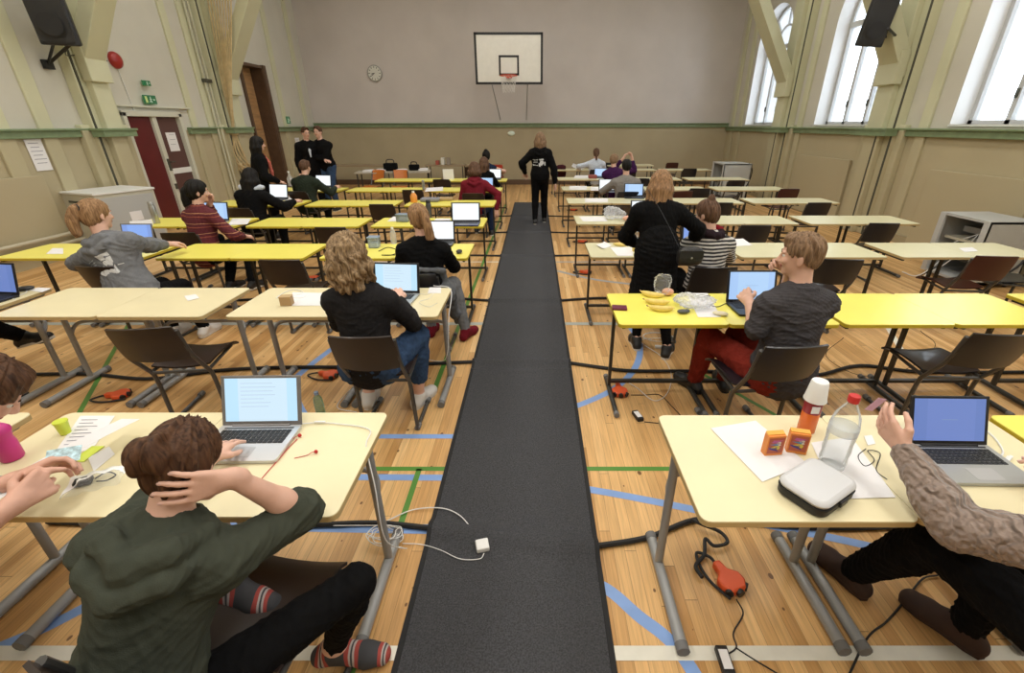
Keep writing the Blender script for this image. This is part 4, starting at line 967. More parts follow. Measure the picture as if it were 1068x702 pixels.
# ================================================================ the people
m_print = mat('white_print', (.60, .61, .62), .8); m_printf = mat('faded_print', (.30, .31, .325), .9)
def W(loc, *ps): return [V(p) - V(*loc, 0) for p in ps]

# --- near left: olive hoodie, bun
L0 = (-1.04, .66)
p = Person('person in an olive hoodie with a brown hair bun, leaning on one hand', L0, 0, h=.0045, scale=.98, build=.93, hk=.88,
    pel=(0, .0, .50), lean=.43, side=.19, twist=.10, headoff=(.0, .0, 0), head=(-.50, .16, .08),
    hands=W(L0, (-1.14, 1.25, .80), (-.775, .84, 1.015)), poles=((-.8, -.3, -.6), (1.0, .5, -.5)),
    knees=W(L0, (-1.22, 1.0, .52), (-.585, 1.0, .50)), feet=W(L0, (-1.02, 1.02, .50), (-.745, 1.03, .11)),
    handspec=[dict(d=(-.10, 1, -.12), n=(0, -.12, -1), curl=.22, spread=.16, side=-1, toe=(1, -.1, -.15), sole=(.1, -.6, -1)),
              dict(d=(-.66, -.68, .32), n=(-.68, .72, .0), curl=.22, spread=.10, side=1, toe=(1, .12, -.12))])
p.WR[1] = p.HC + V(.132, -.022, -.038); p.EL[1] = V(-.715, 1.03, .785) - V(*L0, 0)
p.body(); p.face(); p.nails()
p.hair('bun', h_brown, bun=(-.022, -.128, .040), br=.056, g=.014, da=1.3)
g = p.top('hoodie', f_olive, o=.024, sleeve=(.86, .60), hood=True, low=.05, wr=.006, seed=4)
p.pants(f_black, o=.006, name='leggings')
p.shoes(f_nordic, name='sock', o=.005, sole=False, label='dark grey sock with a red and white pattern')

# --- left edge: hands holding a card over a paper strip
L0 = (-2.26, .86)
p = Person('person at the left edge with dark hair and bare forearms holding a card', L0, 0, h=.0045, scale=1.06, skin=m_skin2, pel=(0, 0, .50), lean=.28, side=.42, twist=-.7, head=(-.85, .1, -.95), headoff=(.18, .15, .03),
    hands=W(L0, (-1.60, 1.07, .87), (-1.515, .98, .86)), poles=((-.2, .8, -.7), (.4, -.8, -.6)),
    knees=W(L0, (-2.45, 1.25, .50), (-2.35, 1.2, .50)), feet=W(L0, (-2.62, 1.20, .09), (-2.55, 1.1, .09)),
    handspec=[dict(d=(.55, .8, -.05), n=(.6, -.5, -.6), curl=.6, spread=.05, side=-1, thumb=1.0, toe=(.6, .8, 0)), dict(d=(.15, 1, .08), n=(-.75, .1, -.35), curl=1.0, spread=.03, side=1, thumb=1.2, toe=(.6, .8, 0))])
p.EL[1] = V(-1.60, .76, .80) - V(*L0, 0); p.EL[0] = V(-1.80, .97, .80) - V(*L0, 0)
p.body(); p.face(); p.nails(); p.hair('short', h_brown, g=.02); p.top('shirt', f_char, sleeve=.42, o=.014); p.pants(f_black); p.shoes(f_blks)
e = nrm(p.WR[0] - p.EL[0]); wv = p.w(p.WR[0] - e * .03); x_ = nrm(np.cross(e, (0, 0, 1)))
p.part(MB().lathe([(.030, -.008), (.033, -.006), (.033, .006), (.030, .008)], wv, 16, np.stack([x_, np.cross(e, x_), e], 1)), 'bracelet', m_sil)

# --- left edge second row: black trousers and black sneakers
L0 = (-4.35, 2.70)
p = Person('person at the left edge in black trousers and black white-soled sneakers', L0, 0, h=.006, scale=1.05, twist=-1.0, lean=.1, pel=(0, 0, .50),
    hands=W(L0, (-4.25, 3.05, .80), (-4.02, 2.85, .78)), knees=W(L0, (-4.02, 2.75, .50), (-4.03, 2.92, .62)), feet=W(L0, (-3.98, 2.86, .10), (-4.03, 3.22, .36)),
    handspec=[dict(toe=(1, .0, -.02)), dict(toe=(.95, .1, .25))])
p.body(); p.hair('short', h_brown); p.top('sweater', f_black); p.pants(f_black); p.shoes(f_blks, label='black canvas sneaker with a white sole')

# --- centre left: curly hair, charcoal sweater, jeans
L0 = (-1.03, 2.50)
p = Person('person with curly dark blond hair in a charcoal sweater and jeans', L0, 0, h=.006, scale=1.06, build=1.0, pel=(-.02, .03, .48), lean=.06, head=(-.08, 0, .05), headoff=(-.03, -.02, .0),
    hands=W(L0, (-1.15, 2.93, .77), (-.93, 2.93, .77)), knees=W(L0, (-1.16, 2.93, .50), (-.80, 2.80, .56)), feet=W(L0, (-1.21, 2.80, .085), (-.845, 2.80, .085)),
    handspec=[dict(toe=(-.1, 1, 0), curl=.4), dict(toe=(.35, 1, 0), curl=.4)])
p.body(); p.face(); p.hair('curly', h_curl, L=.165, W=.012, g=.020, amp=.012)
p.top('sweater', f_char, o=.017, sleeve=.98, wr=.004, low=.05, seed=8); p.pants(f_denim, o=.018, to=.68, name='jeans', wr=.005, label='rolled up blue jeans'); p.shoes(f_whitesh, o=.009)

# --- third row left: long ponytail, black top
L0 = (-.95, 3.74)
p = Person('person with a long auburn ponytail in a black top at the small white-screened laptop', L0, 0, h=.007, scale=1.04, pel=(0, 0, .48), lean=.16, twist=.1, head=(-.15, -.08, .55),
    hands=W(L0, (-1.08, 4.12, .79), (-.88, 4.20, .79)), knees=W(L0, (-1.02, 4.05, .5), (-.76, 4.02, .52)), feet=W(L0, (-1.0, 4.0, .09), (-.66, 3.92, .09)), handspec=[{}, dict(toe=(.4, 1, 0))])
p.body(); p.face(); p.hair('pony', h_red, pts=((0, -.10, .06), (0, -.135, .05), (.015, -.155, -.05), (.02, -.15, -.16), (.02, -.14, -.29)), rs=(.018, .030, .040, .036, .010)); p.top('sweater', f_black, o=.02, seed=2)
p.pants(f_grey, name='leggings', o=.01); p.shoes(f_maroon, sole=False, name='sock')
jk = SDF(); q = lambda x, y, z: p.loc + V(x, y, z)
for s_ in (-1, 1): jk.chain([q(s_ * .19, -.33, .80), q(s_ * .235, -.31, .62), q(s_ * .25, -.24, .42), q(s_ * .24, -.1, .30)], [.03, .045, .05, .03], k=.04)
jk.chain([q(-.2, -.35, .82), q(0, -.37, .83), q(.2, -.35, .82)], [.03, .03, .03], k=.03); jk.chain([q(-.2, -.36, .62), q(0, -.385, .60), q(.2, -.36, .62)], [.10, .09, .10], k=.05)
jk.P = [(a[0], (a[1] - p.loc) * V(1, .8, 1) + p.loc + V(.03, -.02, .0), (a[2] - p.loc) * V(1, .8, 1) + p.loc + V(.03, -.02, 0), a[3] * .8, a[4] * .8, a[5]) for a in jk.P]
jo = sdf_obj('jacket', jk, .008, fabric('grey_denim_jacket', (.10, .105, .115), vary=.3), None, p.loc, wr=.006, wscale=20); jo.location = p.loc
tag(jo, 'grey denim jacket hung over the chair of the ponytailed person in black', 'jacket')

# --- unattended row / maroon hoodie
L0 = (-1.06, 8.24)
p = Person('person in a maroon hoodie with a white collar and brown hair, left beside the carpet', L0, 0, h=.009, scale=1.05, build=1.08, lean=.32, head=(-.35, 0, .1),
    hands=W(L0, (-1.15, 8.5, .78), (-.68, 8.22, .50)), poles=((-.6, -.4, -.7), (.8, -.2, -.3)), feet=W(L0, (-1.1, 8.6, .09), (-.80, 8.4, .09)), knees=W(L0, (-1.15, 8.66, .5), (-.84, 8.62, .52)))
p.body(); p.hair('bob', h_mid, L=.11, W=.0, g=.02); p.top('hoodie', f_maroon, o=.024, hood=True, low=.04, seed=6); p.pants(f_navy, o=.02); p.shoes(f_blks)
b = SDF(); b.chain([p.N + V(-.05, -.03, .0), p.N + V(0, -.07, -.02), p.N + V(.05, -.03, .0)], [.03, .038, .03], k=.02); p.cloth('collar', b, f_white, wr=0)
L0 = (-1.07, 9.98)
p = Person('person with brown hair in a black top, between the maroon hoodie and the sleeveless top', L0, 0, h=.010, lean=.2, head=(-.2, 0, -.1)); p.body(); p.hair('long', h_mid, L=.22); p.top('top', f_black); p.pants(f_black); p.shoes(f_blks)
L0 = (-1.17, 11.6)
p = Person('person with black tied-up hair and bare arms in a navy vest', L0, 0, h=.010, scale=1.04, lean=.12, hands=((-.3, .3, .75), (.3, .3, .75)), poles=((-1, 0, -.2), (1, 0, -.2))); p.body(); p.hair('bun', h_blk, g=.022, bun=(0, -.05, .12), br=.05); p.top('vest', f_navy, sleeve=0, o=.012); p.pants(f_black); p.shoes(f_blks)

# --- walking woman on the carpet
L0 = (.10, 9.55)
p = Person('person with blond hair in a black printed hoodie walking away on the carpet', L0, 0, sit=False, h=.008, scale=1.0, lean=.02, hands=((-.30, .12, .98), (.30, -.02, .80)), poles=((-1, -.6, -.1), (1, -.6, 0)),
    feet=((-.10, -.10, .085), (.09, .12, .085)))
p.body(); p.hair('long', h_sand, L=.20, W=.01, g=.018); g = p.top('hoodie', f_black, o=.034, hood=True, low=.04, seed=9); p.pants(f_black, o=.016); p.shoes(f_blks)
pr = [[(-.02, .05), (.06, .06), (.07, .035), (-.01, .025)], [(.0, .02), (.05, .03), (.075, -.02), (.03, -.07), (-.02, -.05)], [(.08, .01), (.10, .0), (.10, -.07), (.08, -.06)], [(-.03, -.02), (-.025, -.08), (.01, -.09), (.005, -.04)],
      [(-.14, .045), (-.04, .045), (-.04, .035), (-.14, .035)], [(-.12, .02), (-.05, .02), (-.05, .012), (-.12, .012)], [(-.13, -.005), (-.05, -.005), (-.05, -.013), (-.13, -.013)], [(-.14, -.04), (-.135, -.07), (-.04, -.07), (-.04, -.06), (-.11, -.05)]]
p.decal(g, pr, p.chest + V(0, -.0, -.06), (1, 0, 0), (0, 0, 1), m_print)

# --- grey printed hoodie, ponytail
L0 = (-3.44, 3.66)
p = Person('person in a grey marl hoodie with a white print and a blond ponytail', L0, 0, h=.006, scale=1.08, build=1.06, pel=(.02, 0, .52), lean=.20, side=-.34, twist=.0, head=(-.1, -.05, -.35), headoff=(-.01, 0, .01),
    hands=W(L0, (-3.95, 4.10, .76), (-3.66, 4.45, .80)), poles=((-1, -.3, -.3), (1, .3, -.3)), knees=W(L0, (-3.5, 4.05, .5), (-3.28, 4.0, .5)), feet=W(L0, (-3.5, 4.0, .09), (-3.2, 4.0, .09)), handspec=[{}, dict(n=(0, 0, -1), curl=.5)])
p.EL[1] = V(-3.48, 4.02, .88) - V(*L0, 0); p.WR[1] = V(-3.50, 4.27, .83) - V(*L0, 0); p.hs[1].update(d=(.35, .9, -.12), n=(0, 0, -1))
p.body(); p.face(); p.hair('pony', h_red, pts=((0, -.09, .06), (-.02, -.125, .05), (-.035, -.15, -.04), (-.045, -.14, -.13), (-.04, -.12, -.20)), rs=(.02, .034, .040, .034, .010)); 
p.part(MB().tube([p.w(p.H(.0 + .026 * math.cos(a), -.112, .06 + .026 * math.sin(a))) for a in np.linspace(0, 2 * PI, 13)[:-1]], .005, 6, closed=True), 'hair_tie', m_black)
g = p.top('hoodie', f_grey, o=.028, sleeve=.93, hood=True, low=.05, wr=.007, seed=12); p.pants(f_black, o=.012); p.shoes(f_whitesh)
pr = [[(-.035, .075), (.045, .085), (.05, .055), (-.035, .045)], [(-.04, .05), (.01, .05), (.012, .035), (-.03, .03)], [(.02, .045), (.052, .05), (.05, .0), (.03, -.03), (.0, -.01), (.005, .03)],
      [(-.02, .025), (.0, .025), (.01, -.0), (-.005, -.02), (-.025, .0)], [(-.07, -.03), (-.03, -.01), (.0, -.04), (.03, -.05), (.05, -.10), (-.06, -.09), (-.09, -.06)], [(.035, -.04), (.05, -.02), (.06, -.09), (.045, -.10)], [(.065, -.03), (.10, -.03), (.10, -.036), (.065, -.036)]]
p.decal(g, pr, p.P + p.up * .30 + p.sx * .03, p.sx, p.up, m_print)
pr = [[(-.17, .06 - .022 * k), (-.09 + .01 * (k % 2), .065 - .022 * k), (-.09 + .01 * (k % 2), .058 - .022 * k), (-.17, .053 - .022 * k)] for k in range(5)]
p.decal(g, pr, p.P + p.up * .30 + p.sx * .03, p.sx, p.up, m_printf, name='faded_print')

# --- maroon plaid shirt
L0 = (-3.83, 5.17)
p = Person('person with black hair in a maroon plaid shirt resting the chin on one hand', L0, -.25, h=.007, scale=1.06, lean=.22, side=-.05, head=(-.1, 0, -.75), hands=((-.02, .26, 1.03), (.24, .36, .64)), poles=((-.8, .6, -.8), (.8, -.4, -.5)),
    knees=((-.08, .44, .50), (.20, .42, .54)), feet=((.0, .20, .09), (.28, .26, .10)), handspec=[dict(d=(.2, .1, 1), n=(.2, -1, 0), curl=.9), dict(curl=.5)])
p.body(); p.face(); p.hair('pony', h_blk, g=.018, pts=((0, -.09, .03), (0, -.12, .0), (-.01, -.12, -.08), (-.01, -.11, -.16), (0, -.09, -.24)), rs=(.03, .04, .05, .045, .02)); p.top('plaid_shirt', f_plaid, o=.022, sleeve=.9, low=.04, seed=3); p.pants(f_black); p.shoes(f_blks)
# --- long dark hair, black clothes, white headphones
L0 = (-4.15, 6.78)
p = Person('person with long black hair in black clothes and a white neck cushion at a laptop', L0, -.1, h=.008, scale=1.05, build=1.1, lean=.22, head=(-.2, 0, -.1), hands=((-.2, .46, .78), (.42, .42, .79)), poles=((-.6, -.4, -.7), (.8, -.2, -.6)))
p.body(); p.hair('long', h_blk, L=.34, W=.02, g=.02); p.top('sweater', f_black, o=.03, low=.04); p.pants(f_black); p.shoes(f_blks)
b = SDF(); 
for q in (-1, 1): b.chain([p.N + V(q * .10, -.04, .03), p.N + V(q * .15, .0, .045), p.N + V(q * .13, .08, .04)], [.028, .036, .03], k=.02)
p.cloth('neck_cushion', b, f_white, wr=0)
# --- dark green sweater
L0 = (-4.15, 8.50)
p = Person('person in a dark green sweater with short brown hair at a white-screened laptop', L0, -.1, h=.009, scale=1.05, build=1.15, lean=.2, head=(-.2, 0, -.1), hands=((-.2, .46, .78), (.34, .46, .78))); p.body(); p.hair('short', h_mid); p.top('sweater', f_green, o=.024, low=.03); p.pants(f_black); p.shoes(f_blks)
# --- standing people by the wall door
p = Person('standing person with long black hair and coral scarf near the brown door', (-4.72, 8.15), -.9, sit=False, h=.009, scale=.98, hands=((-.18, .22, 1.0), (.16, .26, .98)), head=(-.1, 0, 0)); p.body(); p.hair('long', h_blk, L=.34, W=.01, g=.018); p.top('jacket', f_black, o=.03, low=.08); p.pants(f_black); p.shoes(f_blks)
b = SDF(); b.chain([p.N + V(.04, .07, .0), p.N + V(.03, .13, -.12), p.N + V(.03, .14, -.28), p.N + V(.05, .13, -.42)], [.025, .03, .03, .02], k=.02); p.cloth('scarf', b, f_coral)
p = Person('standing man in a black suit jacket and glasses by the far left corner', (-5.12, 11.0), -2.5, sit=False, h=.010, scale=1.06, build=1.1, head=(-.1, 0, .2)); p.body(); p.face(); p.hair('short', h_brown, g=.008); p.top('suit_jacket', f_black, o=.026, low=.10); p.pants(f_black, o=.02); p.shoes(f_blks)
b = SDF(); b.chain([p.N + V(0, .055, -.02), p.N + V(0, .115, -.16), p.N + V(0, .135, -.30)], [.03, .028, .015], k=.02); p.cloth('shirt_front', b, f_white, wr=0)
def glasses(p, m=None):
    for q in (-1, 1): p.part(MB().tube([p.w(p.H(q * .031 + .02 * math.cos(a), .098, .006 + .015 * math.sin(a))) for a in np.linspace(0, 2 * PI, 13)[:-1]], .0018, 5, closed=True).tube([p.w(p.H(q * .05, .097, .008)), p.w(p.H(q * .078, .0, .004))], .0015, 5), 'glasses', m or m_black)
glasses(p)
p = Person('standing man in a black sweater and blue jeans with crossed arms', (-4.80, 11.15), 2.9, sit=False, h=.010, scale=1.07, build=1.12, head=(-.05, 0, .1), hands=((.14, .20, 1.18), (-.14, .23, 1.14)), poles=((-1, .1, -.3), (1, .1, -.3))); p.body(); p.face(); p.hair('short', h_brown, g=.008); p.top('sweater', f_black, o=.022, low=.02); p.pants(f_denim, o=.02, name='jeans'); p.shoes(f_blks); glasses(p)

# --- right: grey shirt, red trousers
L0 = (1.46, 2.36)
p = Person('person with short sandy hair in dark grey shirt and brick red trousers, hand at mouth', L0, 0, h=.0048, scale=1.08, build=1.10, pel=(.03, .02, .50), lean=.10, twist=.18, side=.02, head=(-.10, 0, 1.05), headoff=(.0, .015, .0),
    hands=W(L0, (1.33, 2.64, .86), (1.52, 2.62, 1.075)), poles=((-.9, -.6, -.6), (.35, .7, -1)), knees=W(L0, (1.22, 2.86, .51), (1.42, 2.88, .52)), feet=W(L0, (1.22, 3.00, .09), (1.46, 3.02, .09)),
    handspec=[dict(d=(-.05, .8, .25), n=(.7, .3, -.6), curl=.75, spread=.08, side=-1, thumb=1.1, toe=(-.45, 1, 0)), dict(d=(-.65, .1, .35), n=(-.3, -.7, -.4), curl=.9, spread=.05, side=1, toe=(.1, 1, 0))])
p.EL[0] = V(1.265, 2.36, .80) - V(*L0, 0)
p.body(); p.face(); p.nails(); p.hair('short', h_sand, g=.011, da=1.2)
g = p.top('shirt', f_shirt, o=.020, sleeve=(.56, .62), low=.04, wr=.007, seed=21)
b = SDF(); b.chain([p.N + p.sx * a + p.fy * c_ + p.up * .02 for a, c_ in ((.07, .055), (.078, .0), (.055, -.055), (0, -.072), (-.055, -.055), (-.078, 0), (-.07, .055))], [.016] * 7, k=.008); b.chain([p.N + p.sx * a + p.fy * c_ - p.up * .005 for a, c_ in ((.09, .05), (.095, .0), (.065, -.065), (0, -.085), (-.065, -.065), (-.095, 0), (-.09, .05))], [.012] * 7, k=.012); p.cloth('collar', b, f_shirt, wr=0)
p.pants(f_redt, o=.018, wr=.006, seed=9); p.shoes(f_blks, o=.009, solem=f_blks)

# --- standing woman leaning over, black, shoulder bag
L0 = (1.02, 3.72)
p = Person('standing person in black with shoulder-length brown hair, leaning over', L0, 0, sit=False, h=.0055, scale=.90, build=1.12, lean=.27, head=(-.35, 0, -.35), hands=W(L0, (.93, 4.02, .88), (1.38, 3.98, .90)), poles=((-1, -.2, -.3), (1, -.3, -.3)),
    feet=W(L0, (.93, 3.74, .085), (1.16, 3.56, .085)), handspec=[{}, dict(d=(.3, .7, -.3), curl=.5, toe=(.5, 1, 0))])
p.body(); p.face(); p.hair('long', h_lb, L=.21, W=.008, g=.020)
g = p.top('cardigan', f_black, o=.026, low=.04, seed=31)
B = SDF(); M_ = np.eye(3); B.ell(p.P + V(0, 0, .10), V(.17, .135, .2), M_, .05); B.cone(p.P + V(0, .0, .02), p.P + V(0, .02, -.38), .175, .205, k=.08); p.cloth('dress', B, f_black, wr=.006, seed=5)
p.pants(f_black, o=.008, name='leggings'); p.shoes(f_blks, label='black sneaker with a white sole')
t = thing('shoulder_bag', 'small black shoulder bag hanging at the hip of the standing person in black', 'bag', (1.22, 3.50, .92))
B = SDF(); B.ell((0, 0, 0), (.105, .045, .075), None, .02); B.cone((-.06, 0, .035), (.06, 0, .035), .035, .035, k=.03); B.cone((-.06, 0, -.03), (.06, 0, -.03), .038, .038, k=.03); o_ = sdf_obj('bag_body', B, .005, mat('black_leather', (.012, .012, .013), .4, bump=.2, scale=120), t, wr=.003)
MB().sheet(lambda u, v: (-.09 + .18 * u, -.048 - .004 * math.sin(PI * u), .055 - .06 * v), 8, 4, .004).build('flap', m_black, t, smooth=True); MB().ell((0, -.055, .0), (.008, .004, .008), 8, 6).build('clasp', m_sil, t, smooth=True)
Lp = lambda *q: V(q) - V(1.22, 3.50, .92)
MB().tube([Lp(*q) for q in crom([(1.14, 3.49, .965), (1.05, 3.51, 1.12), (.96, 3.56, 1.27), (.89, 3.66, 1.385), (.88, 3.78, 1.42)], 5)], .006, 6, flat=.4).build('strap', m_black, t, smooth=True)

# --- striped top, bun, scarf
L0 = (1.52, 3.86)
p = Person('person in a black and white striped top with a hair bun and dark red scarf', L0, 0, h=.006, scale=1.04, build=1.04, pel=(0, 0, .50), lean=.18, head=(-.25, 0, .75), hands=W(L0, (1.39, 4.12, .79), (1.62, 4.30, .78)), poles=((-1, -.3, -.5), (1, -.3, -.5)))
p.body(); p.face(); p.hair('bun', h_mid, bun=(0, -.055, .125), br=.034, g=.012); p.top('striped_top', f_strip, o=.018, low=.04, seed=2, wr=.004); p.pants(f_black); p.shoes(f_blks); glasses(p)
n0 = p.N + V(0, 0, .02)
for nm, mm, aa, zz in (('scarf', f_scarf, np.linspace(-.2, 3.6, 8), .0), ('scarf', f_scarfr, np.linspace(3.4, 6.0, 6), .012)):
    B = SDF(); B.chain([n0 + V(-.095 * math.cos(a), .085 * math.sin(a + PI) , zz + .015 * math.sin(2 * a)) for a in aa], [.036] * len(aa), k=.02); p.cloth(nm, B, mm, wr=.006, wscale=25, label='dark scarf wrap' if mm is f_scarf else 'red scarf wrap')
# --- light grey sweater, short dark hair
L0 = (1.62, 8.44)
p = Person('person with short dark hair in a light grey sweater seen from behind', L0, 0, h=.008, scale=1.06, build=1.15, lean=.14, hands=((-.25, .42, .78), (.2, .46, .78)), poles=((-.9, -.3, -.5), (.8, -.3, -.5))); p.body(); p.hair('short', h_blk, g=.012); p.top('sweater', f_lgrey, o=.022, low=.04, seed=4); p.pants(f_black); p.shoes(f_blks)
# --- purple, arms raised
L0 = (1.72, 10.15)
p = Person('person with short blond hair in a purple top lifting both hands beside the face', L0, 0, h=.009, scale=1.05, build=1.1, lean=.15, side=-.1, head=(-.1, 0, -.4), hands=((.16, .20, 1.20), (.34, .16, 1.22)), poles=((-.6, .2, -.7), (1, .3, -.6)), handspec=[dict(d=(.4, .1, .8), n=(1, 0, 0), curl=.7), dict(d=(-.3, .1, .9), n=(-1, 0, 0), curl=.7)]); p.body(); p.hair('short', h_sand, g=.018); p.top('top', f_purple, o=.024, sleeve=.85, low=.03); p.pants(f_black); p.shoes(f_blks)
# --- white shirt, braid
L0 = (1.60, 12.70)
p = Person('person with a brown braid in a pale blue-white shirt near the far wall', L0, 0, h=.010, scale=1.05, build=1.1, lean=.05, hands=((-.42, .2, .80), (.12, .44, .77)), poles=((-1, -.2, -.2), (.8, -.3, -.5))); p.body(); p.hair('pony', h_mid, pts=((0, -.10, .0), (0, -.12, -.05), (0, -.13, -.14), (0, -.13, -.22), (0, -.13, -.32)), rs=(.03, .03, .026, .022, .008)); p.top('shirt', f_white, o=.024, low=.02); p.pants(f_black); p.shoes(f_blks)

# --- lower right: cable-knit sweater
L0 = (1.70, .68)
p = Person('person in a taupe cable-knit sweater and black jeans at the lower right', L0, 0, h=.0045, scale=1.08, build=1.12, pel=(0, 0, .50), lean=.12, twist=.35, head=(-.3, 0, 0),
    hands=W(L0, (1.235, 1.205, .87), (1.80, 1.12, .80)), poles=((-1, .3, -1), (1, -.2, -.6)), knees=W(L0, (1.44, 1.16, .50), (1.72, 1.12, .50)), feet=W(L0, (1.40, 1.36, .09), (1.68, 1.12, .09)),
    handspec=[dict(d=(-.16, .72, .42), n=(.95, .1, .1), curl=.32, spread=.05, side=-1, thumb=.7, toe=(-.35, 1, 0)), dict(toe=(-.5, .9, 0))])
p.EL[0] = V(1.27, .99, .765) - V(*L0, 0)
p.body(); p.face(); p.nails(); p.hair('short', h_brown)
p.top('knitted_sweater', f_knit, o=.030, low=.04, wr=.004, seed=6); p.pants(f_black, o=.020, name='jeans', wr=.006); p.shoes(f_brs, o=.010, solem=f_brs, label='dark brown suede shoe')
# ================================================================ small things
def at(x, y, z=TZ):
    a, b = (x - 558) / 472, -(y - 351) / 472; c_, s_ = math.cos(math.atan(221 / 472)), math.sin(math.atan(221 / 472))
    dy, dz = c_ + b * s_, -s_ + b * c_; t = (z - 1.86) / dz; return (a * t, dy * t, z)
m_paper = mat('white_paper', (.80, .79, .80), .7); m_ink = mat('printed_ink', (.25, .25, .30), .7); m_clear = glassy('clear_plastic', (.97, .985, .99), .05); m_film = glassy('thin_plastic_film', (.95, .96, .97), .10, .2)
m_film2 = glassy('milky_plastic_film', (.92, .93, .95), .26, .3); m_water = glassy('water', (.97, .98, .985), .04); m_redp = mat('red_plastic', (.55, .03, .03), .3); m_orp = mat('orange_rubber', (.72, .10, .025), .45); m_wpl = mat('white_plastic', (.78, .78, .77), .4)
m_orc = mat('orange_card', (.75, .25, .04), .5); m_pink = mat('pink_plastic', (.55, .03, .22), .4); m_lime = mat('lime_plastic', (.60, .70, .06), .4); m_ban = mat('banana_skin', (.80, .62, .18), .5, vary=.1, vscale=30); m_bun = mat('pink_glazed_bun', (.75, .40, .28), .5, vary=.1); m_box = mat('cardboard', (.42, .27, .13), .7)
m_wine = mat('wine_red_leather', (.13, .015, .045), .45); m_steelb = mat('brushed_steel', (.42, .42, .40), .35, metal=.8); m_foam = mat('white_foam_cup', (.82, .82, .80), .55); m_cab = mat('beige_cabinet', (.52, .50, .40), .45, vary=.03); m_cab2 = mat('grey_cabinet', (.45, .46, .45), .4)
m_rope = mat('hemp_rope', (.60, .47, .26), .9, bump=.6, scale=150, vary=.15); m_sign = emis('exit_sign_green', (.02, .30, .09), .35); m_signw = mat('sign_white', (.75, .85, .75), .5)
m_brd = mat('board_white', (.72, .70, .64), .45, vary=.03); m_rim = mat('orange_rim', (.60, .07, .03), .4); m_net = mat('net_cord', (.72, .70, .66), .8); m_skyp = mat('bluish_plastic', (.25, .33, .45), .3)
def T(mb, name, m, label, cat, group=None, smooth=False, bevel=0, loc=None):
    """a thing made of one mesh, its origin at loc"""
    if loc is not None: mb.v = [(p[0] - loc[0], p[1] - loc[1], p[2] - loc[2]) for p in mb.v]
    o = mb.build(name, m, None, smooth, bevel, loc); return tag(o, label, cat, group)
def paper(px, label, z=TZ + .001, ink=0, m=None, cat='paper', name='paper_sheet', curl=0.):
    P = [V(at(x, y, z)) for x, y in px]; c = sum(P) / 4; nx = 6
    f = lambda u, v: (P[0] * (1 - u) + P[1] * u) * (1 - v) + (P[3] * (1 - u) + P[2] * u) * v
    b = MB().sheet(lambda u, v: f(u, v) - c + V(0, 0, .0012 + curl * (abs(2 * u - 1) ** 3) * .5), nx, 4, .0008)
    o = b.build(name, m or m_paper, None, True, loc=tuple(c)); tag(o, label, cat)
    if ink:
        k = MB()
        for i in range(ink):
            v = .12 + .76 * i / ink; u0, u1 = .12, .12 + .70 * (.5 + .5 * random.random())
            k.add([f(u, w_) - c + V(0, 0, .0032 + curl) for u, w_ in ((u0, v), (u1, v), (u1, v + .14 / ink), (u0, v + .14 / ink))], [(0, 1, 2, 3)])
        k.build('printing', m_ink, o)
    return o
# --- near right desk
paper([(741, 447), (788, 439), (842, 484), (795, 503)], 'blank white sheet on the near right desk under the orange boxes')
paper([(846, 462), (888, 456), (934, 519), (872, 521)], 'white sheet under the clear bottle and white case', TZ + .0015)
def card_box(px, py, rz, label):
    x, y, z = at(px, py); t = thing('card_box', label, 'box', (x, y, z + .001), rz, 'small orange boxes'); t.scale = (1.2, 1.2, 1.12)
    MB().box((0, 0, .040), (.058, .024, .080)).build('carton', m_orc, t, bevel=.001)
    f = MB(); f.box((0, -.0125, .042), (.050, .0008, .062)); a = f.build('picture', mat('picture_ground', (.45, .10, .05), .5) if 'picture_ground' not in bpy.data.materials else bpy.data.materials['picture_ground'], t)
    rr = random.Random(3); cols = [(.08, .05, .25), (.70, .55, .08), (.10, .25, .45), (.75, .65, .55), (.50, .12, .30)]
    for k, c in enumerate(cols):
        nm = 'picture_patch_%d' % k; mm = bpy.data.materials.get(nm) or mat(nm, c, .5)
        MB().prism([(rr.uniform(-.016, .016) + .010 * math.cos(q) * (1 + .4 * math.sin(3 * q)), rr.uniform(.030, .055) * 0 + .042 + .012 * (k - 2) * .6 + .009 * math.sin(q)) for q in np.linspace(0, 2 * PI, 9)[:-1]], -.0136, -.0130, np.array([[1., 0, 0], [0, 0, 1], [0, 1, 0]])).build('picture_patch', mm, a)
    MB().box((0, .004, .083), (.056, .016, .004), M=rotm(.3, 0, 0)).build('flap', bpy.data.materials.get('yellow_card') or mat('yellow_card', (.80, .42, .06), .5), t)
card_box(804, 473, .10, 'small orange picture box, the left one on the near right desk')
card_box(829, 471, -.25, 'small orange picture box beside the red drink bottle')
x, y, z = at(840, 449); t = thing('drink_bottle', 'orange and red drink bottle under an upturned white foam cup', 'bottle', (x, y, z + .001))
MB().lathe([(.030, 0), (.033, .004), (.033, .095), (.031, .10)], n=24).build('bottle_body', mat('orange_drink', (.72, .16, .03), .25), t, smooth=True)
MB().lathe([(.0335, .095), (.0335, .15), (.028, .165)], n=24).build('label_sleeve', mat('dark_red_label', (.28, .02, .03), .35), t, smooth=True)
MB().box((-.008, -.033, .12), (.03, .004, .03)).build('label_print', m_wpl, t)
cu = thing('foam_cup', 'white foam cup upturned over the red drink bottle', 'cup', (x, y, z + .150)); MB().lathe([(.040, 0), (.0405, .006), (.031, .082), (.029, .086), (.001, .086)], n=28).build('cup_shell', m_foam, cu, smooth=True)
MB().lathe([(.0415, 0), (.0425, .003), (.0415, .006), (.039, .004)], n=28).build('cup_rim', m_foam, cu, smooth=True)
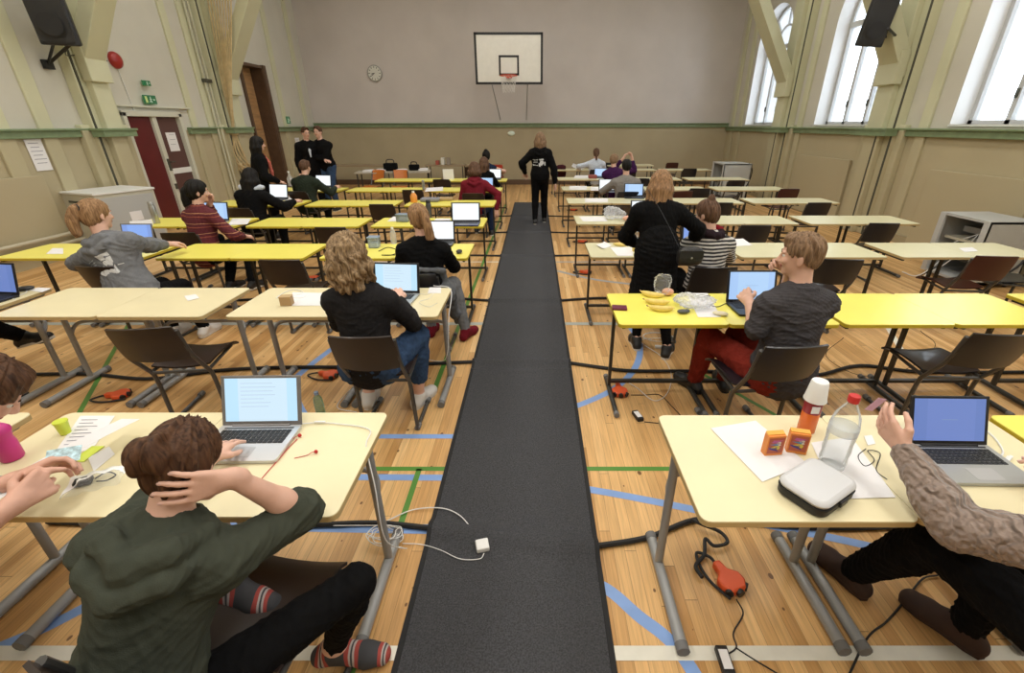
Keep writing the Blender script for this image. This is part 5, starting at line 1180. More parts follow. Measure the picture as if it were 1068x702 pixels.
x, y, z = at(866, 486); t = thing('water_bottle', 'large clear plastic bottle with a red cap on the near right desk', 'bottle', (x, y, z + .001)); t.scale = (1.12, 1.12, 1.14)
pb = [(.030, 0), (.038, .008), (.040, .03), (.038, .05), (.041, .07), (.039, .10), (.042, .13), (.042, .16), (.036, .195), (.022, .225), (.014, .24), (.014, .25)]
MB().lathe(pb, n=28).build('bottle_body', m_clear, t, smooth=True); MB().lathe([(.028, .003), (.036, .012), (.037, .10), (.039, .155)], n=24).build('water', m_water, t, smooth=True)
MB().lathe([(.016, .245), (.0165, .248), (.0165, .264), (.015, .267)], n=20).build('cap', m_redp, t, smooth=True); MB().lathe([(.0422, .135), (.0424, .137), (.0424, .158), (.0422, .16)], n=24).build('label_band', m_film2, t, smooth=True)
x, y, z = at(849, 514); t = thing('hard_case', 'white and black hard case on the near edge of the right desk', 'case', (x, y, z + .001), .55); t.scale = (1.32, 1.32, 1.15)
MB().prism(rrect(.165, .125, .028, 5), .002, .026).build('case_base', m_black, t, smooth=True, bevel=.004); MB().prism(rrect(.167, .127, .029, 5), .027, .052).build('case_lid', mat('pale_grey_shell', (.62, .63, .65), .4), t, smooth=True, bevel=.012)
MB().prism(rrect(.168, .128, .029, 5), .0245, .0285).build('seam', m_dark, t, smooth=True)
MB().box((0, -.066, .026), (.034, .008, .018)).build('latch', m_black, t, bevel=.002)
for q in (-1, 1): MB().tube([(q * .04 - .012, .064, .028), (q * .04 + .012, .064, .028)], .005, 8).build('hinge', m_black, t, smooth=True)
def cord(pts, r, m, label, cat='cable', n=8, name='cable', group=None):
    P = [V(p) for p in pts]; c = P[0].copy(); c[2] = min(p[2] for p in P)
    b = MB().tube(crom(P, n), r, 6); b.v = [tuple(V(p) - c) for p in b.v]; o = b.build(name, m, None, True, loc=tuple(c)); return tag(o, label, cat, group)
A = lambda l, z=.004: [at(x, y, TZ + z) for x, y in l]
F = lambda l, z=.004: [at(x, y, z) for x, y in l]
cord(A([(903, 468), (895, 476), (902, 486), (912, 480), (905, 470), (918, 473), (914, 490), (925, 500)]), .0016, m_dark, 'thin black earphone cord tangled beside the raised hand', 'earphones')
cord(A([(952, 488), (968, 494), (982, 500), (978, 510), (968, 506)]), .0013, mat('purple_cord', (.12, .04, .16), .5), 'thin purple cord beside the laptop at the right')
cord(A([(1030, 450), (1040, 460), (1046, 472), (1038, 480)]), .0035, m_wpl, 'white cable curving beside the laptop at the right edge')
T(MB().box((0, 0, .007), (.045, .014, .010), .6).box((.028, .016, .007), (.014, .010, .005), .6), 'memory_stick', m_wpl, 'small usb stick beside the laptop at the right edge', 'usb stick', loc=None).location = at(1050, 481, TZ)
pc = p_card = MB().box((0, 0, 0), (.045, .0012, .062)); o = T(pc, 'playing_card', mat('pink_card', (.72, .45, .62), .5), 'small pink card held in the raised hand at the right', 'card', bevel=.0003); o.location = (1.175, 1.315, .985); o.rotation_euler = (.3, .35, .3)
paper([(901, 455), (909, 454), (913, 463), (905, 465)], 'small white slip beside the raised hand on the near right desk')
# --- near left desk
paper([(84, 434), (120, 434), (96, 470), (56, 474)], 'printed white strip of paper at the far corner of the near left desk', ink=8)
paper([(92, 478), (114, 466), (120, 474), (98, 492)], 'white sheet beside the plastic bag on the near left desk')
x, y, z = at(69, 452); t = thing('lime_cup', 'lime green cup at the far left corner of the near desk', 'cup', (x, y, z + .001)); MB().lathe([(.018, 0), (.022, .05), (.024, .056), (.022, .058), (.001, .057)], n=20).build('cup_shell', m_lime, t, smooth=True); MB().lathe([(.0235, .054), (.025, .056), (.0235, .060)], n=20).build('cup_rim', m_lime, t, smooth=True)
T(MB().sheet(lambda u, v: (.05 * (u - .5), .09 * (v - .5), .004 + .010 * math.sin(PI * v) * math.sin(PI * u)), 6, 8, .002), 'lime_wrapper', m_lime, 'lime green wrapper lying under the hands at the left', 'wrapper', smooth=True).location = at(92, 474, TZ)
x, y, z = at(14, 478); t = thing('pink_bottle', 'magenta sports bottle at the left edge of the near desk', 'bottle', (x, y, z + .001))
MB().lathe([(.030, 0), (.034, .006), (.034, .07), (.03, .09), (.034, .11), (.036, .12)], n=24).build('bottle_body', m_pink, t, smooth=True); MB().lathe([(.037, .118), (.037, .13), (.025, .145), (.013, .15), (.012, .165), (.008, .168)], n=24).build('cap', m_pink, t, smooth=True)
x, y, z = at(100, 502); t = thing('plastic_pouch', 'clear plastic pouch with a black charger on the near left desk', 'pouch', (x, y, z + .001), .5)
MB().sheet(lambda u, v: (.16 * (u - .5), .12 * (v - .5), .003 + .024 * math.sin(PI * v) * math.sin(PI * u) + .004 * math.sin(19 * u + 7 * v)), 16, 12).build('film', m_film, t, smooth=True)
MB().box((-.03, .0, .012), (.05, .035, .018)).build('charger', m_black, t, bevel=.004); MB().tube(crom([(-.0, 0, .01), (.03, .02, .012), (.06, -.01, .010), (.04, -.03, .01), (.01, -.02, .01)], 5), .0025, 6).build('cord', m_dark, t, smooth=True)
# card held in the hands at the left, and long strip below
o = T(MB().box((0, 0, 0), (.085, .055, .0015)), 'picture_card', mat('card_blue_print', (.45, .62, .68), .5, vary=.5, vscale=60), 'pale blue printed card held between two hands at the left', 'card'); o.location = (-1.535, 1.17, .885); o.rotation_euler = (.5, .1, .5)
b = MB().sheet(lambda u, v: (.075 * (u - .5), .50 * (v - .5), .012 * math.sin(PI * v)), 2, 16, .0008); o = T(b, 'paper_strip', m_paper, 'long white paper strip held below the hands at the left', 'paper', smooth=True); o.location = (-1.62, 1.25, .825); o.rotation_euler = (-.12, 0, -.02)
# white charging cable from the silver laptop, over the desk edge to the carpet
P0 = [at(314, 442, TZ + .010), at(330, 441, TZ + .006), at(352, 442, TZ + .006), at(385, 448, TZ + .006), (-.66, 1.42, .72), (-.615, 1.33, .60), (-.60, 1.30, .35), (-.60, 1.50, .06), (-.70, 1.56, .012)]
cord(P0, .0025, m_wpl, 'white charging cable running from the silver laptop over the desk edge')
T(MB().box((0, 0, .009), (.045, .010, .008)), 'cable_plug', m_wpl, 'white plug on the charging cable beside the silver laptop', 'plug', bevel=.002).location = at(334, 442, TZ)
cord(A([(310, 458), (300, 468), (290, 480), (279, 492), (270, 503)], .003), .0016, m_redp, 'red earphone cord hanging over the near left desk edge', 'earphones')
def bud(px, py, rz, lab):
    x, y, z = at(px, py); t = thing('earbud', lab, 'earphone', (x, y, z), rz, 'red earbuds'); MB().ell((0, 0, .009), (.0075, .006, .008), 10, 8).build('bud', m_redp, t, smooth=True); MB().tube(crom([(0, 0, .008), (-.015, -.004, .008), (-.03, -.014, .003), (-.07, -.03, .002)], 5), .0014, 6).build('cord', m_redp, t, smooth=True)
bud(313, 456, .4, 'red earbud at the corner of the silver laptop'); bud(330, 473, .0, 'red earbud lying apart on the cream desk right of the laptop')
# adapter on the carpet with its cables, cable coil under the desk
x, y, z = at(503, 568, .03); T(MB().box((0, 0, .016), (.062, .062, .028), .25), 'power_adapter', m_wpl, 'white square power adapter lying on the carpet', 'adapter', bevel=.006).location = (x, y, .008)
cord([at(400, 545, .01), at(430, 532, .012), at(460, 530, .02), at(480, 538, .022), at(495, 556, .024)], .003, m_wpl, 'white cable arching over the carpet to the adapter')
cord([at(505, 577, .016), at(500, 583, .014), at(480, 583, .014), at(460, 574, .014), at(440, 568, .010), at(420, 567, .008)], .0022, m_wpl, 'thin white cable leaving the adapter on the carpet')
cl = [at(385, 560, .01)]
for k in range(44): a = k * .75; cl.append(V(at(402, 562, .012)) + V(.075 * math.cos(a) * (1 + .25 * math.sin(k)), .05 * math.sin(a) * (1 + .3 * math.cos(k * 1.7)), .004 + .0012 * k))
cord(cl + [at(330, 548, .006), at(290, 545, .005)], .0022, m_wpl, 'tangled coil of white cable on the floor under the near left desk', n=4)
# bottle on the floor
x, y, z = at(335, 432, 0); t = thing('small_bottle', 'small clear bottle with green tint on the floor beyond the near desk', 'bottle', (x, y, .002)); MB().lathe([(.027, 0), (.031, .01), (.031, .11), (.027, .135), (.014, .155), (.012, .165)], n=20).build('bottle_body', glassy('green_clear_plastic', (.62, .78, .70), .15), t, smooth=True); MB().lathe([(.015, .163), (.015, .182), (.013, .184)], n=16).build('cap', m_skyp, t, smooth=True)
# --- orange three-way sockets and black cable runs
def socket(px, py, rz, lab):
    x, y, z = at(px, py, .02); t = thing('power_splitter', lab, 'socket', (x, y, .0), rz, 'orange extension sockets on the floor')
    MB().prism([(-.018, .09), (.018, .09), (.022, .04), (.058, .01), (.060, -.03), (.035, -.065), (-.035, -.065), (-.060, -.03), (-.058, .01), (-.022, .04)], .004, .044).build('socket_block', m_orp, t, bevel=.009, smooth=True)
    for a in (-.7, 0, .7): MB().tube([(.036 * math.sin(a), -.036 * math.cos(a), .026), (.075 * math.sin(a), -.078 * math.cos(a), .024)], .018, 10).build('plug', m_black, t, smooth=True)
    MB().tube(crom([(0, .085, .024), (.0, .13, .018), (-.04, .17, .014), (-.07, .10, .012), (-.075, .02, .012), (-.05, -.07, .012)], 6), .007, 8).build('flex', m_dark, t, smooth=True)
socket(760, 605, .35, 'orange extension socket under the near right desk'); socket(646, 408, .0, 'orange extension socket under the yellow desk by the carpet'); socket(124, 412, 1.7, 'orange extension socket under the empty cream desks at left')
socket(343, 391, 1.3, 'orange extension socket under the curly-haired person\'s desk'); socket(611, 284, 1.2, 'orange extension socket in the third row right of the carpet'); socket(608, 252, 1.2, 'orange extension socket in the fourth row right of the carpet')
socket(599, 219, 1.2, 'orange extension socket in the fifth row right of the carpet'); socket(327, 290, 1.3, 'orange extension socket under the yellow desks, third row left'); socket(178, 296, 1.3, 'orange extension socket by the grey hoodie person\'s yellow desk')
cg = 'black power cables crossing the hall'
def run(pts, lab, r=.014): return cord([(x, y, z_) for x, y, z_ in [(q[0], q[1], q[2] if len(q) > 2 else .016) for q in pts]], r, m_dark, lab, 'power cable', 6, 'power_cable', cg)
run([(.26, 1.545), (.55, 1.60), (.82, 1.71), (1.05, 1.70), (1.6, 1.66), (2.6, 1.72)], 'thick black power cable crossing the near row, right of the carpet')
run([(-.50, 1.655), (-.8, 1.69), (-1.1, 1.68), (-1.6, 1.66), (-2.5, 1.7)], 'thick black power cable crossing the near row, left of the carpet')
run([(.26, 3.42), (.55, 3.33), (.81, 3.27), (1.43, 3.26), (1.9, 3.18), (2.3, 3.2), (2.75, 3.36), (3.2, 3.25), (4.2, 3.25)], 'thick black power cable crossing the second row, right of carpet')
run([(-.50, 3.43), (-.85, 3.40), (-1.5, 3.34), (-2.1, 3.33), (-2.6, 3.28), (-3.1, 3.14), (-3.7, 3.22), (-4.6, 3.2), (-5.4, 3.3)], 'thick black power cable crossing the second row, left of carpet')
for side, x0, x1 in (('right', .26, 4.8), ('left', -.50, -5.4)):
    for k, (yy, w_) in enumerate(((4.92, 'third'), (6.9, 'fourth'), (8.6, 'fifth'), (10.3, 'sixth'))):
        sg = 1 if side == 'right' else -1; n = 9
        run([(x0 + (x1 - x0) * i / (n - 1), yy + (.09 * math.sin(i * 1.9 + k) if i else 0)) for i in range(n)], 'black power cable crossing the %s row, %s of the carpet' % (w_, side))
cord([(.80, 1.70, .03), (.84, 1.66, .04), (.92, 1.62, .03), (.93, 1.56, .03), (.86, 1.54, .03), (.83, 1.58, .03), (.80, 1.50, .02), (.74, 1.44, .02), (.75, 1.38, .02)], .009, m_dark, 'looped black flex between the cable and the near orange socket')
def brick(px, py, rz, lab):
    x, y, z = at(px, py, .015); t = thing('charger_brick', lab, 'charger', (x, y, .002), rz, 'black laptop chargers'); MB().box((0, 0, .015), (.046, .105, .028)).build('brick', m_black, t, bevel=.005); MB().box((0, .0, .0296), (.034, .07, .0006)).build('sticker', m_paper, t)
brick(665, 434, .25, 'black charger with a white sticker on the floor by the carpet'); brick(756, 690, -.02, 'black charger with a printed sticker at the bottom of the photo')
cord(F([(768, 625), (775, 640), (765, 660), (768, 675), (758, 683)]), .003, m_dark, 'black cord from the near orange socket to the charger'); cord(F([(768, 676), (785, 687), (800, 696), (815, 705)]), .003, m_dark, 'black cord leaving the bottom edge beside the charger')
cord([at(978, 600, .01), at(962, 604, .01), at(945, 625, .006), at(925, 648, .006), at(905, 665, .006), at(885, 705, .006)], .004, m_dark, 'black cord crossing the floor below the brown shoes')
cord(F([(658, 412), (672, 412), (688, 412), (702, 425), (712, 436)]), .003, m_dark, 'black cord from the second orange socket towards the near desk'); cord(F([(672, 440), (690, 442), (706, 446)]), .003, m_dark, 'black cord from the small floor charger')
wc = [at(650, 396, .008), at(665, 405, .008), at(682, 418, .008), at(696, 410, .008), at(700, 390, .008), at(690, 372, .01), at(668, 355, .01)]
for k in range(14): a = k * .8; wc.append(V(at(686, 352, .012)) + V(.14 * math.cos(a), .10 * math.sin(a), .001 * k))
cord(wc, .003, m_wpl, 'white cable coiled on the floor behind the yellow desk', n=5)
T(MB().box((0, 0, .012), (.07, .035, .022), -.2), 'white_adapter', m_wpl, 'white adapter on the floor below the standing person in black', 'adapter', bevel=.004).location = at(687, 363, .002)
cord(F([(395, 395), (372, 402), (360, 412), (352, 425), (372, 430)]), .003, m_wpl, 'white cable on the floor below the curly-haired person')
cord([at(452, 298, .73), at(470, 302, .72), (-.62, 3.0, .60), (-.64, 2.95, .35), (-.72, 3.0, .25), (-.95, 3.05, .3), (-1.2, 3.1, .5)], .003, m_wpl, 'white cable hanging beside the curly-haired person\'s desk')
cord([at(880, 352, .5), at(862, 372, .3), at(900, 392, .02), at(945, 385, .02), at(975, 362, .3), at(960, 345, .6)], .002, m_dark, 'thin dark cable looping under the yellow desks at right')
# --- second row left
x, y, z = at(300, 318); t = thing('cardboard_box', 'small brown cardboard box on the cream desk left of curly hair', 'box', (x, y, z + .001), .1); MB().box((0, 0, .032), (.075, .055, .062)).build('carton', m_box, t, bevel=.002); MB().box((0, .0, .064), (.077, .057, .004)).build('lid', mat('card_lid', (.50, .35, .18), .7), t)
paper([(305, 305), (345, 306), (336, 319), (305, 319)], 'white sheet beside the small brown cardboard box')
cord(A([(288, 311), (295, 306), (306, 302), (316, 305), (304, 309), (292, 308), (313, 311), (322, 307)]), .0028, m_wpl, 'white earphone cord heaped behind the cardboard box', 'earphones')
cord(A([(434, 306), (446, 307), (453, 303), (448, 311), (437, 315), (447, 320), (456, 316)]), .0016, m_wpl, 'thin white earphone cord right of the curly-haired person', 'earphones')
paper([(448, 300), (460, 300), (460, 306), (446, 306)], 'small white note on the right end of the cream desk', cat='note')
paper([(192, 309), (204, 307), (208, 311), (196, 314)], 'small white slip on the empty cream desks', cat='note'); paper([(40, 300), (54, 301), (44, 305), (30, 303)], 'white sheet on the cream desk at the left edge')
cord(A([(2, 306), (14, 303), (22, 299), (28, 304), (20, 308), (8, 310), (16, 312)]), .003, m_wpl, 'white cable heaped beside the laptop at the left edge')
o = T(MB().ell((0, 0, .017), (.032, .055, .017), 14, 8), 'computer_mouse', m_black, 'black mouse near the laptop at the left edge', 'mouse', smooth=True); o.location = at(27, 303); o.rotation_euler = (0, 0, -.9)
# --- third row left
x, y, z = at(391, 258); t = thing('plastic_box', 'clear plastic box with a blue lid on a yellow desk', 'box', (x, y, z + .001)); MB().box((0, 0, .05), (.10, .09, .098)).build('tub', glassy('blue_clear_plastic', (.70, .78, .88), .25), t, bevel=.006); MB().box((0, 0, .105), (.112, .10, .014)).build('lid', m_skyp, t, bevel=.004); MB().box((0, 0, .03), (.08, .07, .05)).build('contents', m_paper, t, bevel=.01)
cord(A([(395, 262), (405, 258), (416, 262), (408, 266), (398, 266), (412, 270 - 4)]), .004, m_dark, 'tangled dark cable beside the clear plastic box')
x, y, z = at(411, 254); t = thing('clear_bottle', 'clear bottle with a pale cap left of the auburn ponytail', 'bottle', (x, y, z + .001)); MB().lathe([(.026, 0), (.03, .01), (.03, .10), (.024, .13), (.012, .15)], n=18).build('bottle_body', m_film2, t, smooth=True); MB().lathe([(.014, .148), (.014, .168), (.012, .17)], n=14).build('cap', m_wpl, t, smooth=True)
o = T(MB().ell((0, 0, .017), (.030, .05, .018), 14, 8), 'computer_mouse', m_black, 'black mouse at the right end of the yellow desk by ponytail', 'mouse', smooth=True); o.location = at(479, 264)
# --- fourth/fifth row left
x, y, z = at(421, 231); t = thing('lunch_box', 'dark see-through lunch box on a yellow desk near the ponytail', 'box', (x, y, z + .001), -.2); MB().box((0, 0, .045), (.16, .11, .088)).build('tub', glassy('smoky_plastic', (.5, .55, .58), .35), t, bevel=.01); MB().box((0, 0, .092), (.168, .118, .010)).build('lid', m_skyp, t, bevel=.004)
x, y, z = at(448, 227); t = thing('steel_flask', 'dark grey flask on the yellow desk left of the unattended laptop', 'bottle', (x, y, z + .001)); MB().lathe([(.034, 0), (.036, .005), (.036, .17), (.03, .19)], n=18).build('flask_body', mat('gunmetal', (.10, .10, .11), .35, metal=.6), t, smooth=True); MB().lathe([(.03, .188), (.03, .225), (.026, .23)], n=18).build('cap', m_black, t, smooth=True)
paper([(410, 226), (426, 226), (424, 231), (404, 231)], 'white sheet on the yellow desk, fourth row left'); paper([(455, 228), (470, 228), (468, 234), (448, 234)], 'white sheet left of the unattended laptop')
x, y, z = at(432, 211); t = thing('juice_bottle', 'bottle of orange juice on a yellow desk, fifth row left', 'bottle', (x, y, z + .001)); MB().lathe([(.05, 0), (.055, .01), (.055, .10), (.03, .14), (.02, .15)], n=18).build('bottle_body', mat('orange_juice', (.75, .30, .06), .3), t, smooth=True); MB().lathe([(.022, .148), (.022, .17), (.02, .175)], n=14).build('cap', m_wpl, t, smooth=True)
o = T(MB().box((0, 0, .03), (.30, .2, .05)), 'pencil_case', mat('grey_pencil_case', (.22, .22, .25), .7), 'grey pencil case on a yellow desk behind the juice bottle', 'case', bevel=.015); o.location = at(449, 210)
o = T(MB().box((0, 0, .025), (.24, .16, .045)), 'snack_packet', mat('brown_packet', (.40, .28, .14), .6), 'brown snack packet left of the maroon hoodie', 'packet', bevel=.015); o.location = at(465, 209)
# --- left wall-side rows
x, y, z = at(164, 233); t = thing('steel_bottle', 'tall brushed steel bottle on a yellow desk before the maroon door', 'bottle', (x, y, z + .001)); MB().lathe([(.034, 0), (.036, .005), (.036, .20), (.03, .22)], n=18).build('flask_body', m_steelb, t, smooth=True); MB().lathe([(.031, .218), (.031, .262), (.027, .268)], n=18).build('cap', m_steelb, t, smooth=True)
paper([(135, 231), (158, 229), (160, 235), (136, 238)], 'white sheet beside the tall steel bottle'); paper([(55, 259), (66, 259), (66, 265), (48, 265)], 'white sheet on the yellow desk left of the grey hoodie')
paper([(242, 228), (262, 228), (258, 234), (238, 235)], 'white sheet right of the plaid shirt person\'s laptop'); paper([(285, 206), (300, 204), (305, 208), (290, 210)], 'white sheet right of the long-haired person')
x, y, z = at(304, 194); t = thing('wine_glass', 'tall clear bottle on the desk left of the green sweater', 'bottle', (x, y, z + .001)); MB().lathe([(.05, 0), (.055, .01), (.055, .15), (.02, .21), (.018, .26)], n=16).build('bottle_body', m_film2, t, smooth=True); MB().lathe([(.02, .258), (.02, .285)], n=12).build('cap', m_wpl, t, smooth=True); t.name = 'clear_bottle'
o = T(MB().box((0, 0, .20), (.34, .22, .38)), 'dark_backpack', f_black, 'black backpack on the floor left of the long-haired person', 'backpack', bevel=.07); o.location = (-4.85, 6.75, .0)
# --- second row right: yellow desk
o = T(MB().prism(rrect(.075, .10, .006, 3), .001, .014), 'wallet', m_wine, 'wine red wallet on the yellow desk near the carpet', 'wallet', bevel=.002); o.location = at(646, 322); o.rotation_euler = (0, 0, 1.45)
def banana(name, l, r, bend): 
    B = SDF(); P = [(l * (t - .5), bend * (2 * t - 1) ** 2, .020) for t in np.linspace(0, 1, 9)]; R = np.interp(np.linspace(0, 1, 9), [0, .08, .3, .7, .92, 1], [.006, .010, r, r, .010, .005]); B.chain(P, R, k=.01); return sdf_obj(name, B, .004, m_ban, smooth=1)
for i, (px, py, rz, lab) in enumerate(((679, 310, -.5, 'upper banana beside the bag on the yellow desk'), (685, 318, -.25, 'middle banana beside the bag on the yellow desk'), (690, 325, -.15, 'lower banana beside the bag on the yellow desk'))):
    o = banana('banana', .17, .019, .035); tag(o, lab, 'banana', 'bananas on the yellow desk'); o.location = at(px, py); o.rotation_euler = (0, 0, rz); tip = MB().tube([(-.085, .034, .02), (-.098, .046, .022)], .005, 6); tip.build('stem', m_box, o, smooth=True)
def crumple(name, r, seed, m, lab, cat, loc, amp=.3, parts=None):
    B = SDF(); rr = random.Random(seed)
    for k in range(9): B.ell((rr.uniform(-.5, .5) * r[0], rr.uniform(-.5, .5) * r[1], r[2] * rr.uniform(.45, .9)), (r[0] * .45, r[1] * .45, r[2] * .5), None, .02)
    B.cut((0, 0, .002), (0, 0, -1)); o = sdf_obj(name, B, .006, m, wr=.008 * amp / .3, wscale=60, seed=seed, smooth=1); o.location = loc; return tag(o, lab, cat)
x, y, z = at(690, 308)
crumple('plastic_bag', (.075, .06, .11), 5, m_film, 'clear plastic bag holding a bun on the yellow desk', 'bag', (x, y, z + .012))
o = T(MB().ell((0, 0, .028), (.045, .035, .027), 14, 8), 'bun', m_bun, 'pinkish bun inside the clear plastic bag', 'bun', smooth=True); o.location = at(696, 308)
x, y, z = at(722, 320); crumple('carrier_bag', (.15, .12, .06), 8, m_film2, 'crumpled milky plastic bag in the middle of the yellow desk', 'bag', (x, y, z + .012), .5)
o = T(MB().ell((0, 0, .015), (.04, .022, .014), 12, 8).ell((.03, .01, .015), (.02, .02, .012), 10, 6), 'earphone_case', mat('dark_grey_pouch', (.08, .085, .09), .5), 'small dark pouch at the front edge of the yellow desk', 'pouch', smooth=True); o.location = at(712, 327)
paper([(716, 306), (738, 306), (752, 331), (728, 331)], 'white sheet below the crumpled milky plastic bag', TZ + .0005)
o = T(MB().ell((0, 0, .014), (.028, .05, .015), 14, 8), 'computer_mouse', mat('cream_mouse', (.68, .62, .45), .4), 'cream coloured mouse on the yellow desk', 'mouse', smooth=True); o.location = at(751, 329); o.rotation_euler = (0, 0, 1.2)
t = thing('eyeglasses', 'folded black glasses on the yellow desk beside the sheet', 'glasses', at(736, 313, TZ + .001), .6)
for q in (-1, 1): MB().tube([(q * .025 + .02 * math.cos(a), 0, .018 + .016 * math.sin(a)) for a in np.linspace(0, 2 * PI, 13)[:-1]], .002, 5, closed=True).build('lens_rim', m_black, t, smooth=True); MB().tube([(q * .045, 0, .02), (q * .045, .06, .012), (q * .02, .10, .004)], .002, 5).build('temple', m_black, t, smooth=True)
cord(A([(739, 318), (748, 320), (756, 317), (768, 312)], .003), .003, m_dark, 'black cable running to the laptop of the person in grey')
# --- third row right
paper([(621, 256), (630, 253), (638, 257), (628, 260)], 'crumpled white napkin on the pale desk, third row right', curl=.02); paper([(636, 258), (660, 258), (660, 267), (644, 267)], 'white sheet on the pale desk beside the small bottle')
o = banana('banana', .16, .018, .03); tag(o, 'single banana on the pale desk in the third row right', 'banana', 'food on the pale desk'); o.location = at(648, 257)
x, y, z = at(649, 254); t = thing('muffin', 'orange-pink muffin on the pale desk in the third row', 'muffin', (x, y + .03, z + .001)); MB().lathe([(.028, 0), (.036, .045), (.034, .048)], n=16).build('muffin_cup', m_bun, t, smooth=True); MB().ell((0, 0, .05), (.038, .038, .024), 14, 8).build('muffin_top', m_ban, t, smooth=True)
x, y, z = at(661, 257); t = thing('clear_bottle', 'clear bottle with a white cap by the standing person in black', 'bottle', (x, y, z + .001)); MB().lathe([(.028, 0), (.032, .01), (.032, .12), (.026, .15), (.013, .17)], n=18).build('bottle_body', m_clear, t, smooth=True); MB().lathe([(.015, .168), (.015, .188), (.013, .19)], n=14).build('cap', m_wpl, t, smooth=True)
x, y, z = at(662, 262); t = thing('paper_cup', 'tan cup at the hip of the standing person in black', 'cup', (x, y, z + .001)); MB().lathe([(.026, 0), (.034, .075), (.032, .076), (.001, .07)], n=18).build('cup_shell', m_ban, t, smooth=True); MB().lathe([(.034, .073), (.036, .076), (.034, .079)], n=18).build('cup_rim', m_paper, t, smooth=True)
# --- fourth row right and beyond
paper([(604, 226), (630, 226), (634, 231), (608, 231)], 'white sheet on the pale desk, fourth row right'); x, y, z = at(642, 229); crumple('plastic_bag', (.17, .14, .11), 11, m_film2, 'white plastic bag on the pale desk, fourth row right', 'bag', (x, y, z + .012), .5)
o = T(MB().ell((0, 0, .04), (.09, .05, .035), 12, 8), 'bread_roll', m_bun, 'pinkish bread roll right of the white plastic bag', 'bread', smooth=True); o.location = at(656, 231)
paper([(610, 207), (634, 207), (634, 211), (610, 211)], 'white sheet on the pale desk, fifth row right'); paper([(594, 194), (612, 194), (612, 198), (594, 198)], 'white sheet on the pale desk, sixth row right'); paper([(616, 195), (628, 195), (630, 199), (616, 199)], 'second white sheet on the pale desk, sixth row right')
paper([(600, 183), (614, 183), (614, 186), (598, 186)], 'white sheet on the pale desk, seventh row right'); paper([(598, 171), (612, 175), (606, 178), (596, 174)], 'white booklet on the furthest pale desk, right of the carpet', curl=.04)
o = T(MB().box((0, 0, .04), (.2, .16, .08)), 'pencil_case', mat('red_pencil_case', (.30, .08, .07), .6), 'reddish pencil case on the pale desk, seventh row right', 'case', bevel=.02); o.location = at(618, 186)
paper([(757, 250), (775, 249), (785, 256), (768, 257)], 'white sheet on the pale desk right of the striped top'); paper([(1000, 259), (1014, 258), (1020, 262), (1006, 263)], 'small white slip on the pale desk before the open rack')
paper([(445, 196), (462, 195), (462, 199), (443, 200)], 'white sheet on the yellow desk, sixth row left'); o = T(MB().box((0, 0, .09), (.05, .05, .18)), 'drink_can', m_steelb, 'slim dark can on the yellow desk, sixth row left', 'can', bevel=.015); o.location = at(442, 198)
x, y, z = at(468, 187); T(MB().box((0, 0, .11), (.24, .03, .22), .3), 'paper_folder', m_paper, 'cream folder standing on the furthest yellow desk', 'folder').location = (x, y, z)
# maroon jacket on the far chair
B = SDF(); B.ell((0, 0, .62), (.19, .07, .20), None, .05).ell((.05, -.02, .78), (.13, .07, .07), None, .05).ell((-.10, .0, .50), (.08, .06, .16), None, .05)
o = sdf_obj('hung_jacket', B, .012, fabric('maroon_quilt', (.055, .014, .02)), None, wr=.012, wscale=25); o.location = (.70, 13.58, 0); tag(o, 'dark maroon jacket hung on a chair right of the walking person', 'jacket')

# ================================================================ back of the hall
def table(lab, cx, cy, w_, d_, top, leg, h_=.74, rz=0, name='folding_table'):
    t = thing(name, lab, 'table', (cx, cy, 0), rz); MB().prism(rrect(w_, d_, .02, 3), h_ - .025, h_).build('tabletop', top, t)
    for i in (-1, 1):
        for j in (-1, 1): MB().tube([(i * (w_ / 2 - .06), j * (d_ / 2 - .06), .0), (i * (w_ / 2 - .06), j * (d_ / 2 - .06), h_ - .025)], .016, 8).build('leg', leg, t, smooth=True)
    return t
m_gt = mat('grey_tabletop', (.42, .38, .30), .45); m_bt = mat('brown_tabletop', (.30, .22, .13), .5)
table('long grey registration table at the back left with bags and papers', -3.75, 12.75, 1.9, .75, m_gt, m_steel2, rz=.18); table('brown table by the far wall behind the standing men', -5.4, 14.9, 2.0, .7, m_bt, m_steel2)
table('small brown desk by the far wall with books on it', -2.75, 14.9, 1.2, .6, m_bt, m_steel2, name='wall_desk'); table('small brown desk by the far wall left of the red chair', -1.55, 14.9, 1.1, .6, m_bt, m_steel2, name='wall_desk'); table('small pale desk by the far wall behind the braid', 2.9, 14.9, 1.4, .6, m_cream2, m_steel2, name='wall_desk')
def bag(lab, x, y, z, s_, m=None):
    t = thing('equipment_bag', lab, 'bag', (x, y, z), .1); MB().box((0, 0, .12 * s_), (.42 * s_, .24 * s_, .22 * s_)).build('bag_body', m or f_black, t, bevel=.04 * s_); MB().tube(crom([(-.12 * s_, 0, .22 * s_), (-.09 * s_, 0, .32 * s_), (.09 * s_, 0, .32 * s_), (.12 * s_, 0, .22 * s_)], 5), .012, 6).build('handle', m_dark, t, smooth=True)
bag('black equipment bag in the middle of the registration table', -3.85, 12.85, .742, .85); bag('smaller black bag with raised strap on the registration table', -3.25, 12.95, .742, .65)
for i, (x, y, lab) in enumerate(((-4.35, 12.55, 'stack of white papers at the left end of the registration table'), (-4.1, 12.8, 'heap of white papers left of the black equipment bag'), (-3.55, 12.75, 'white papers between the two black bags'), (-3.05, 13.0, 'white papers at the right end of the registration table'))):
    T(MB().box((0, 0, .02), (.25, .2, .04), .2 * i).box((.03, .02, .045), (.22, .18, .012), .5), 'paper_stack', m_paper, lab, 'papers').location = (x, y, .742)
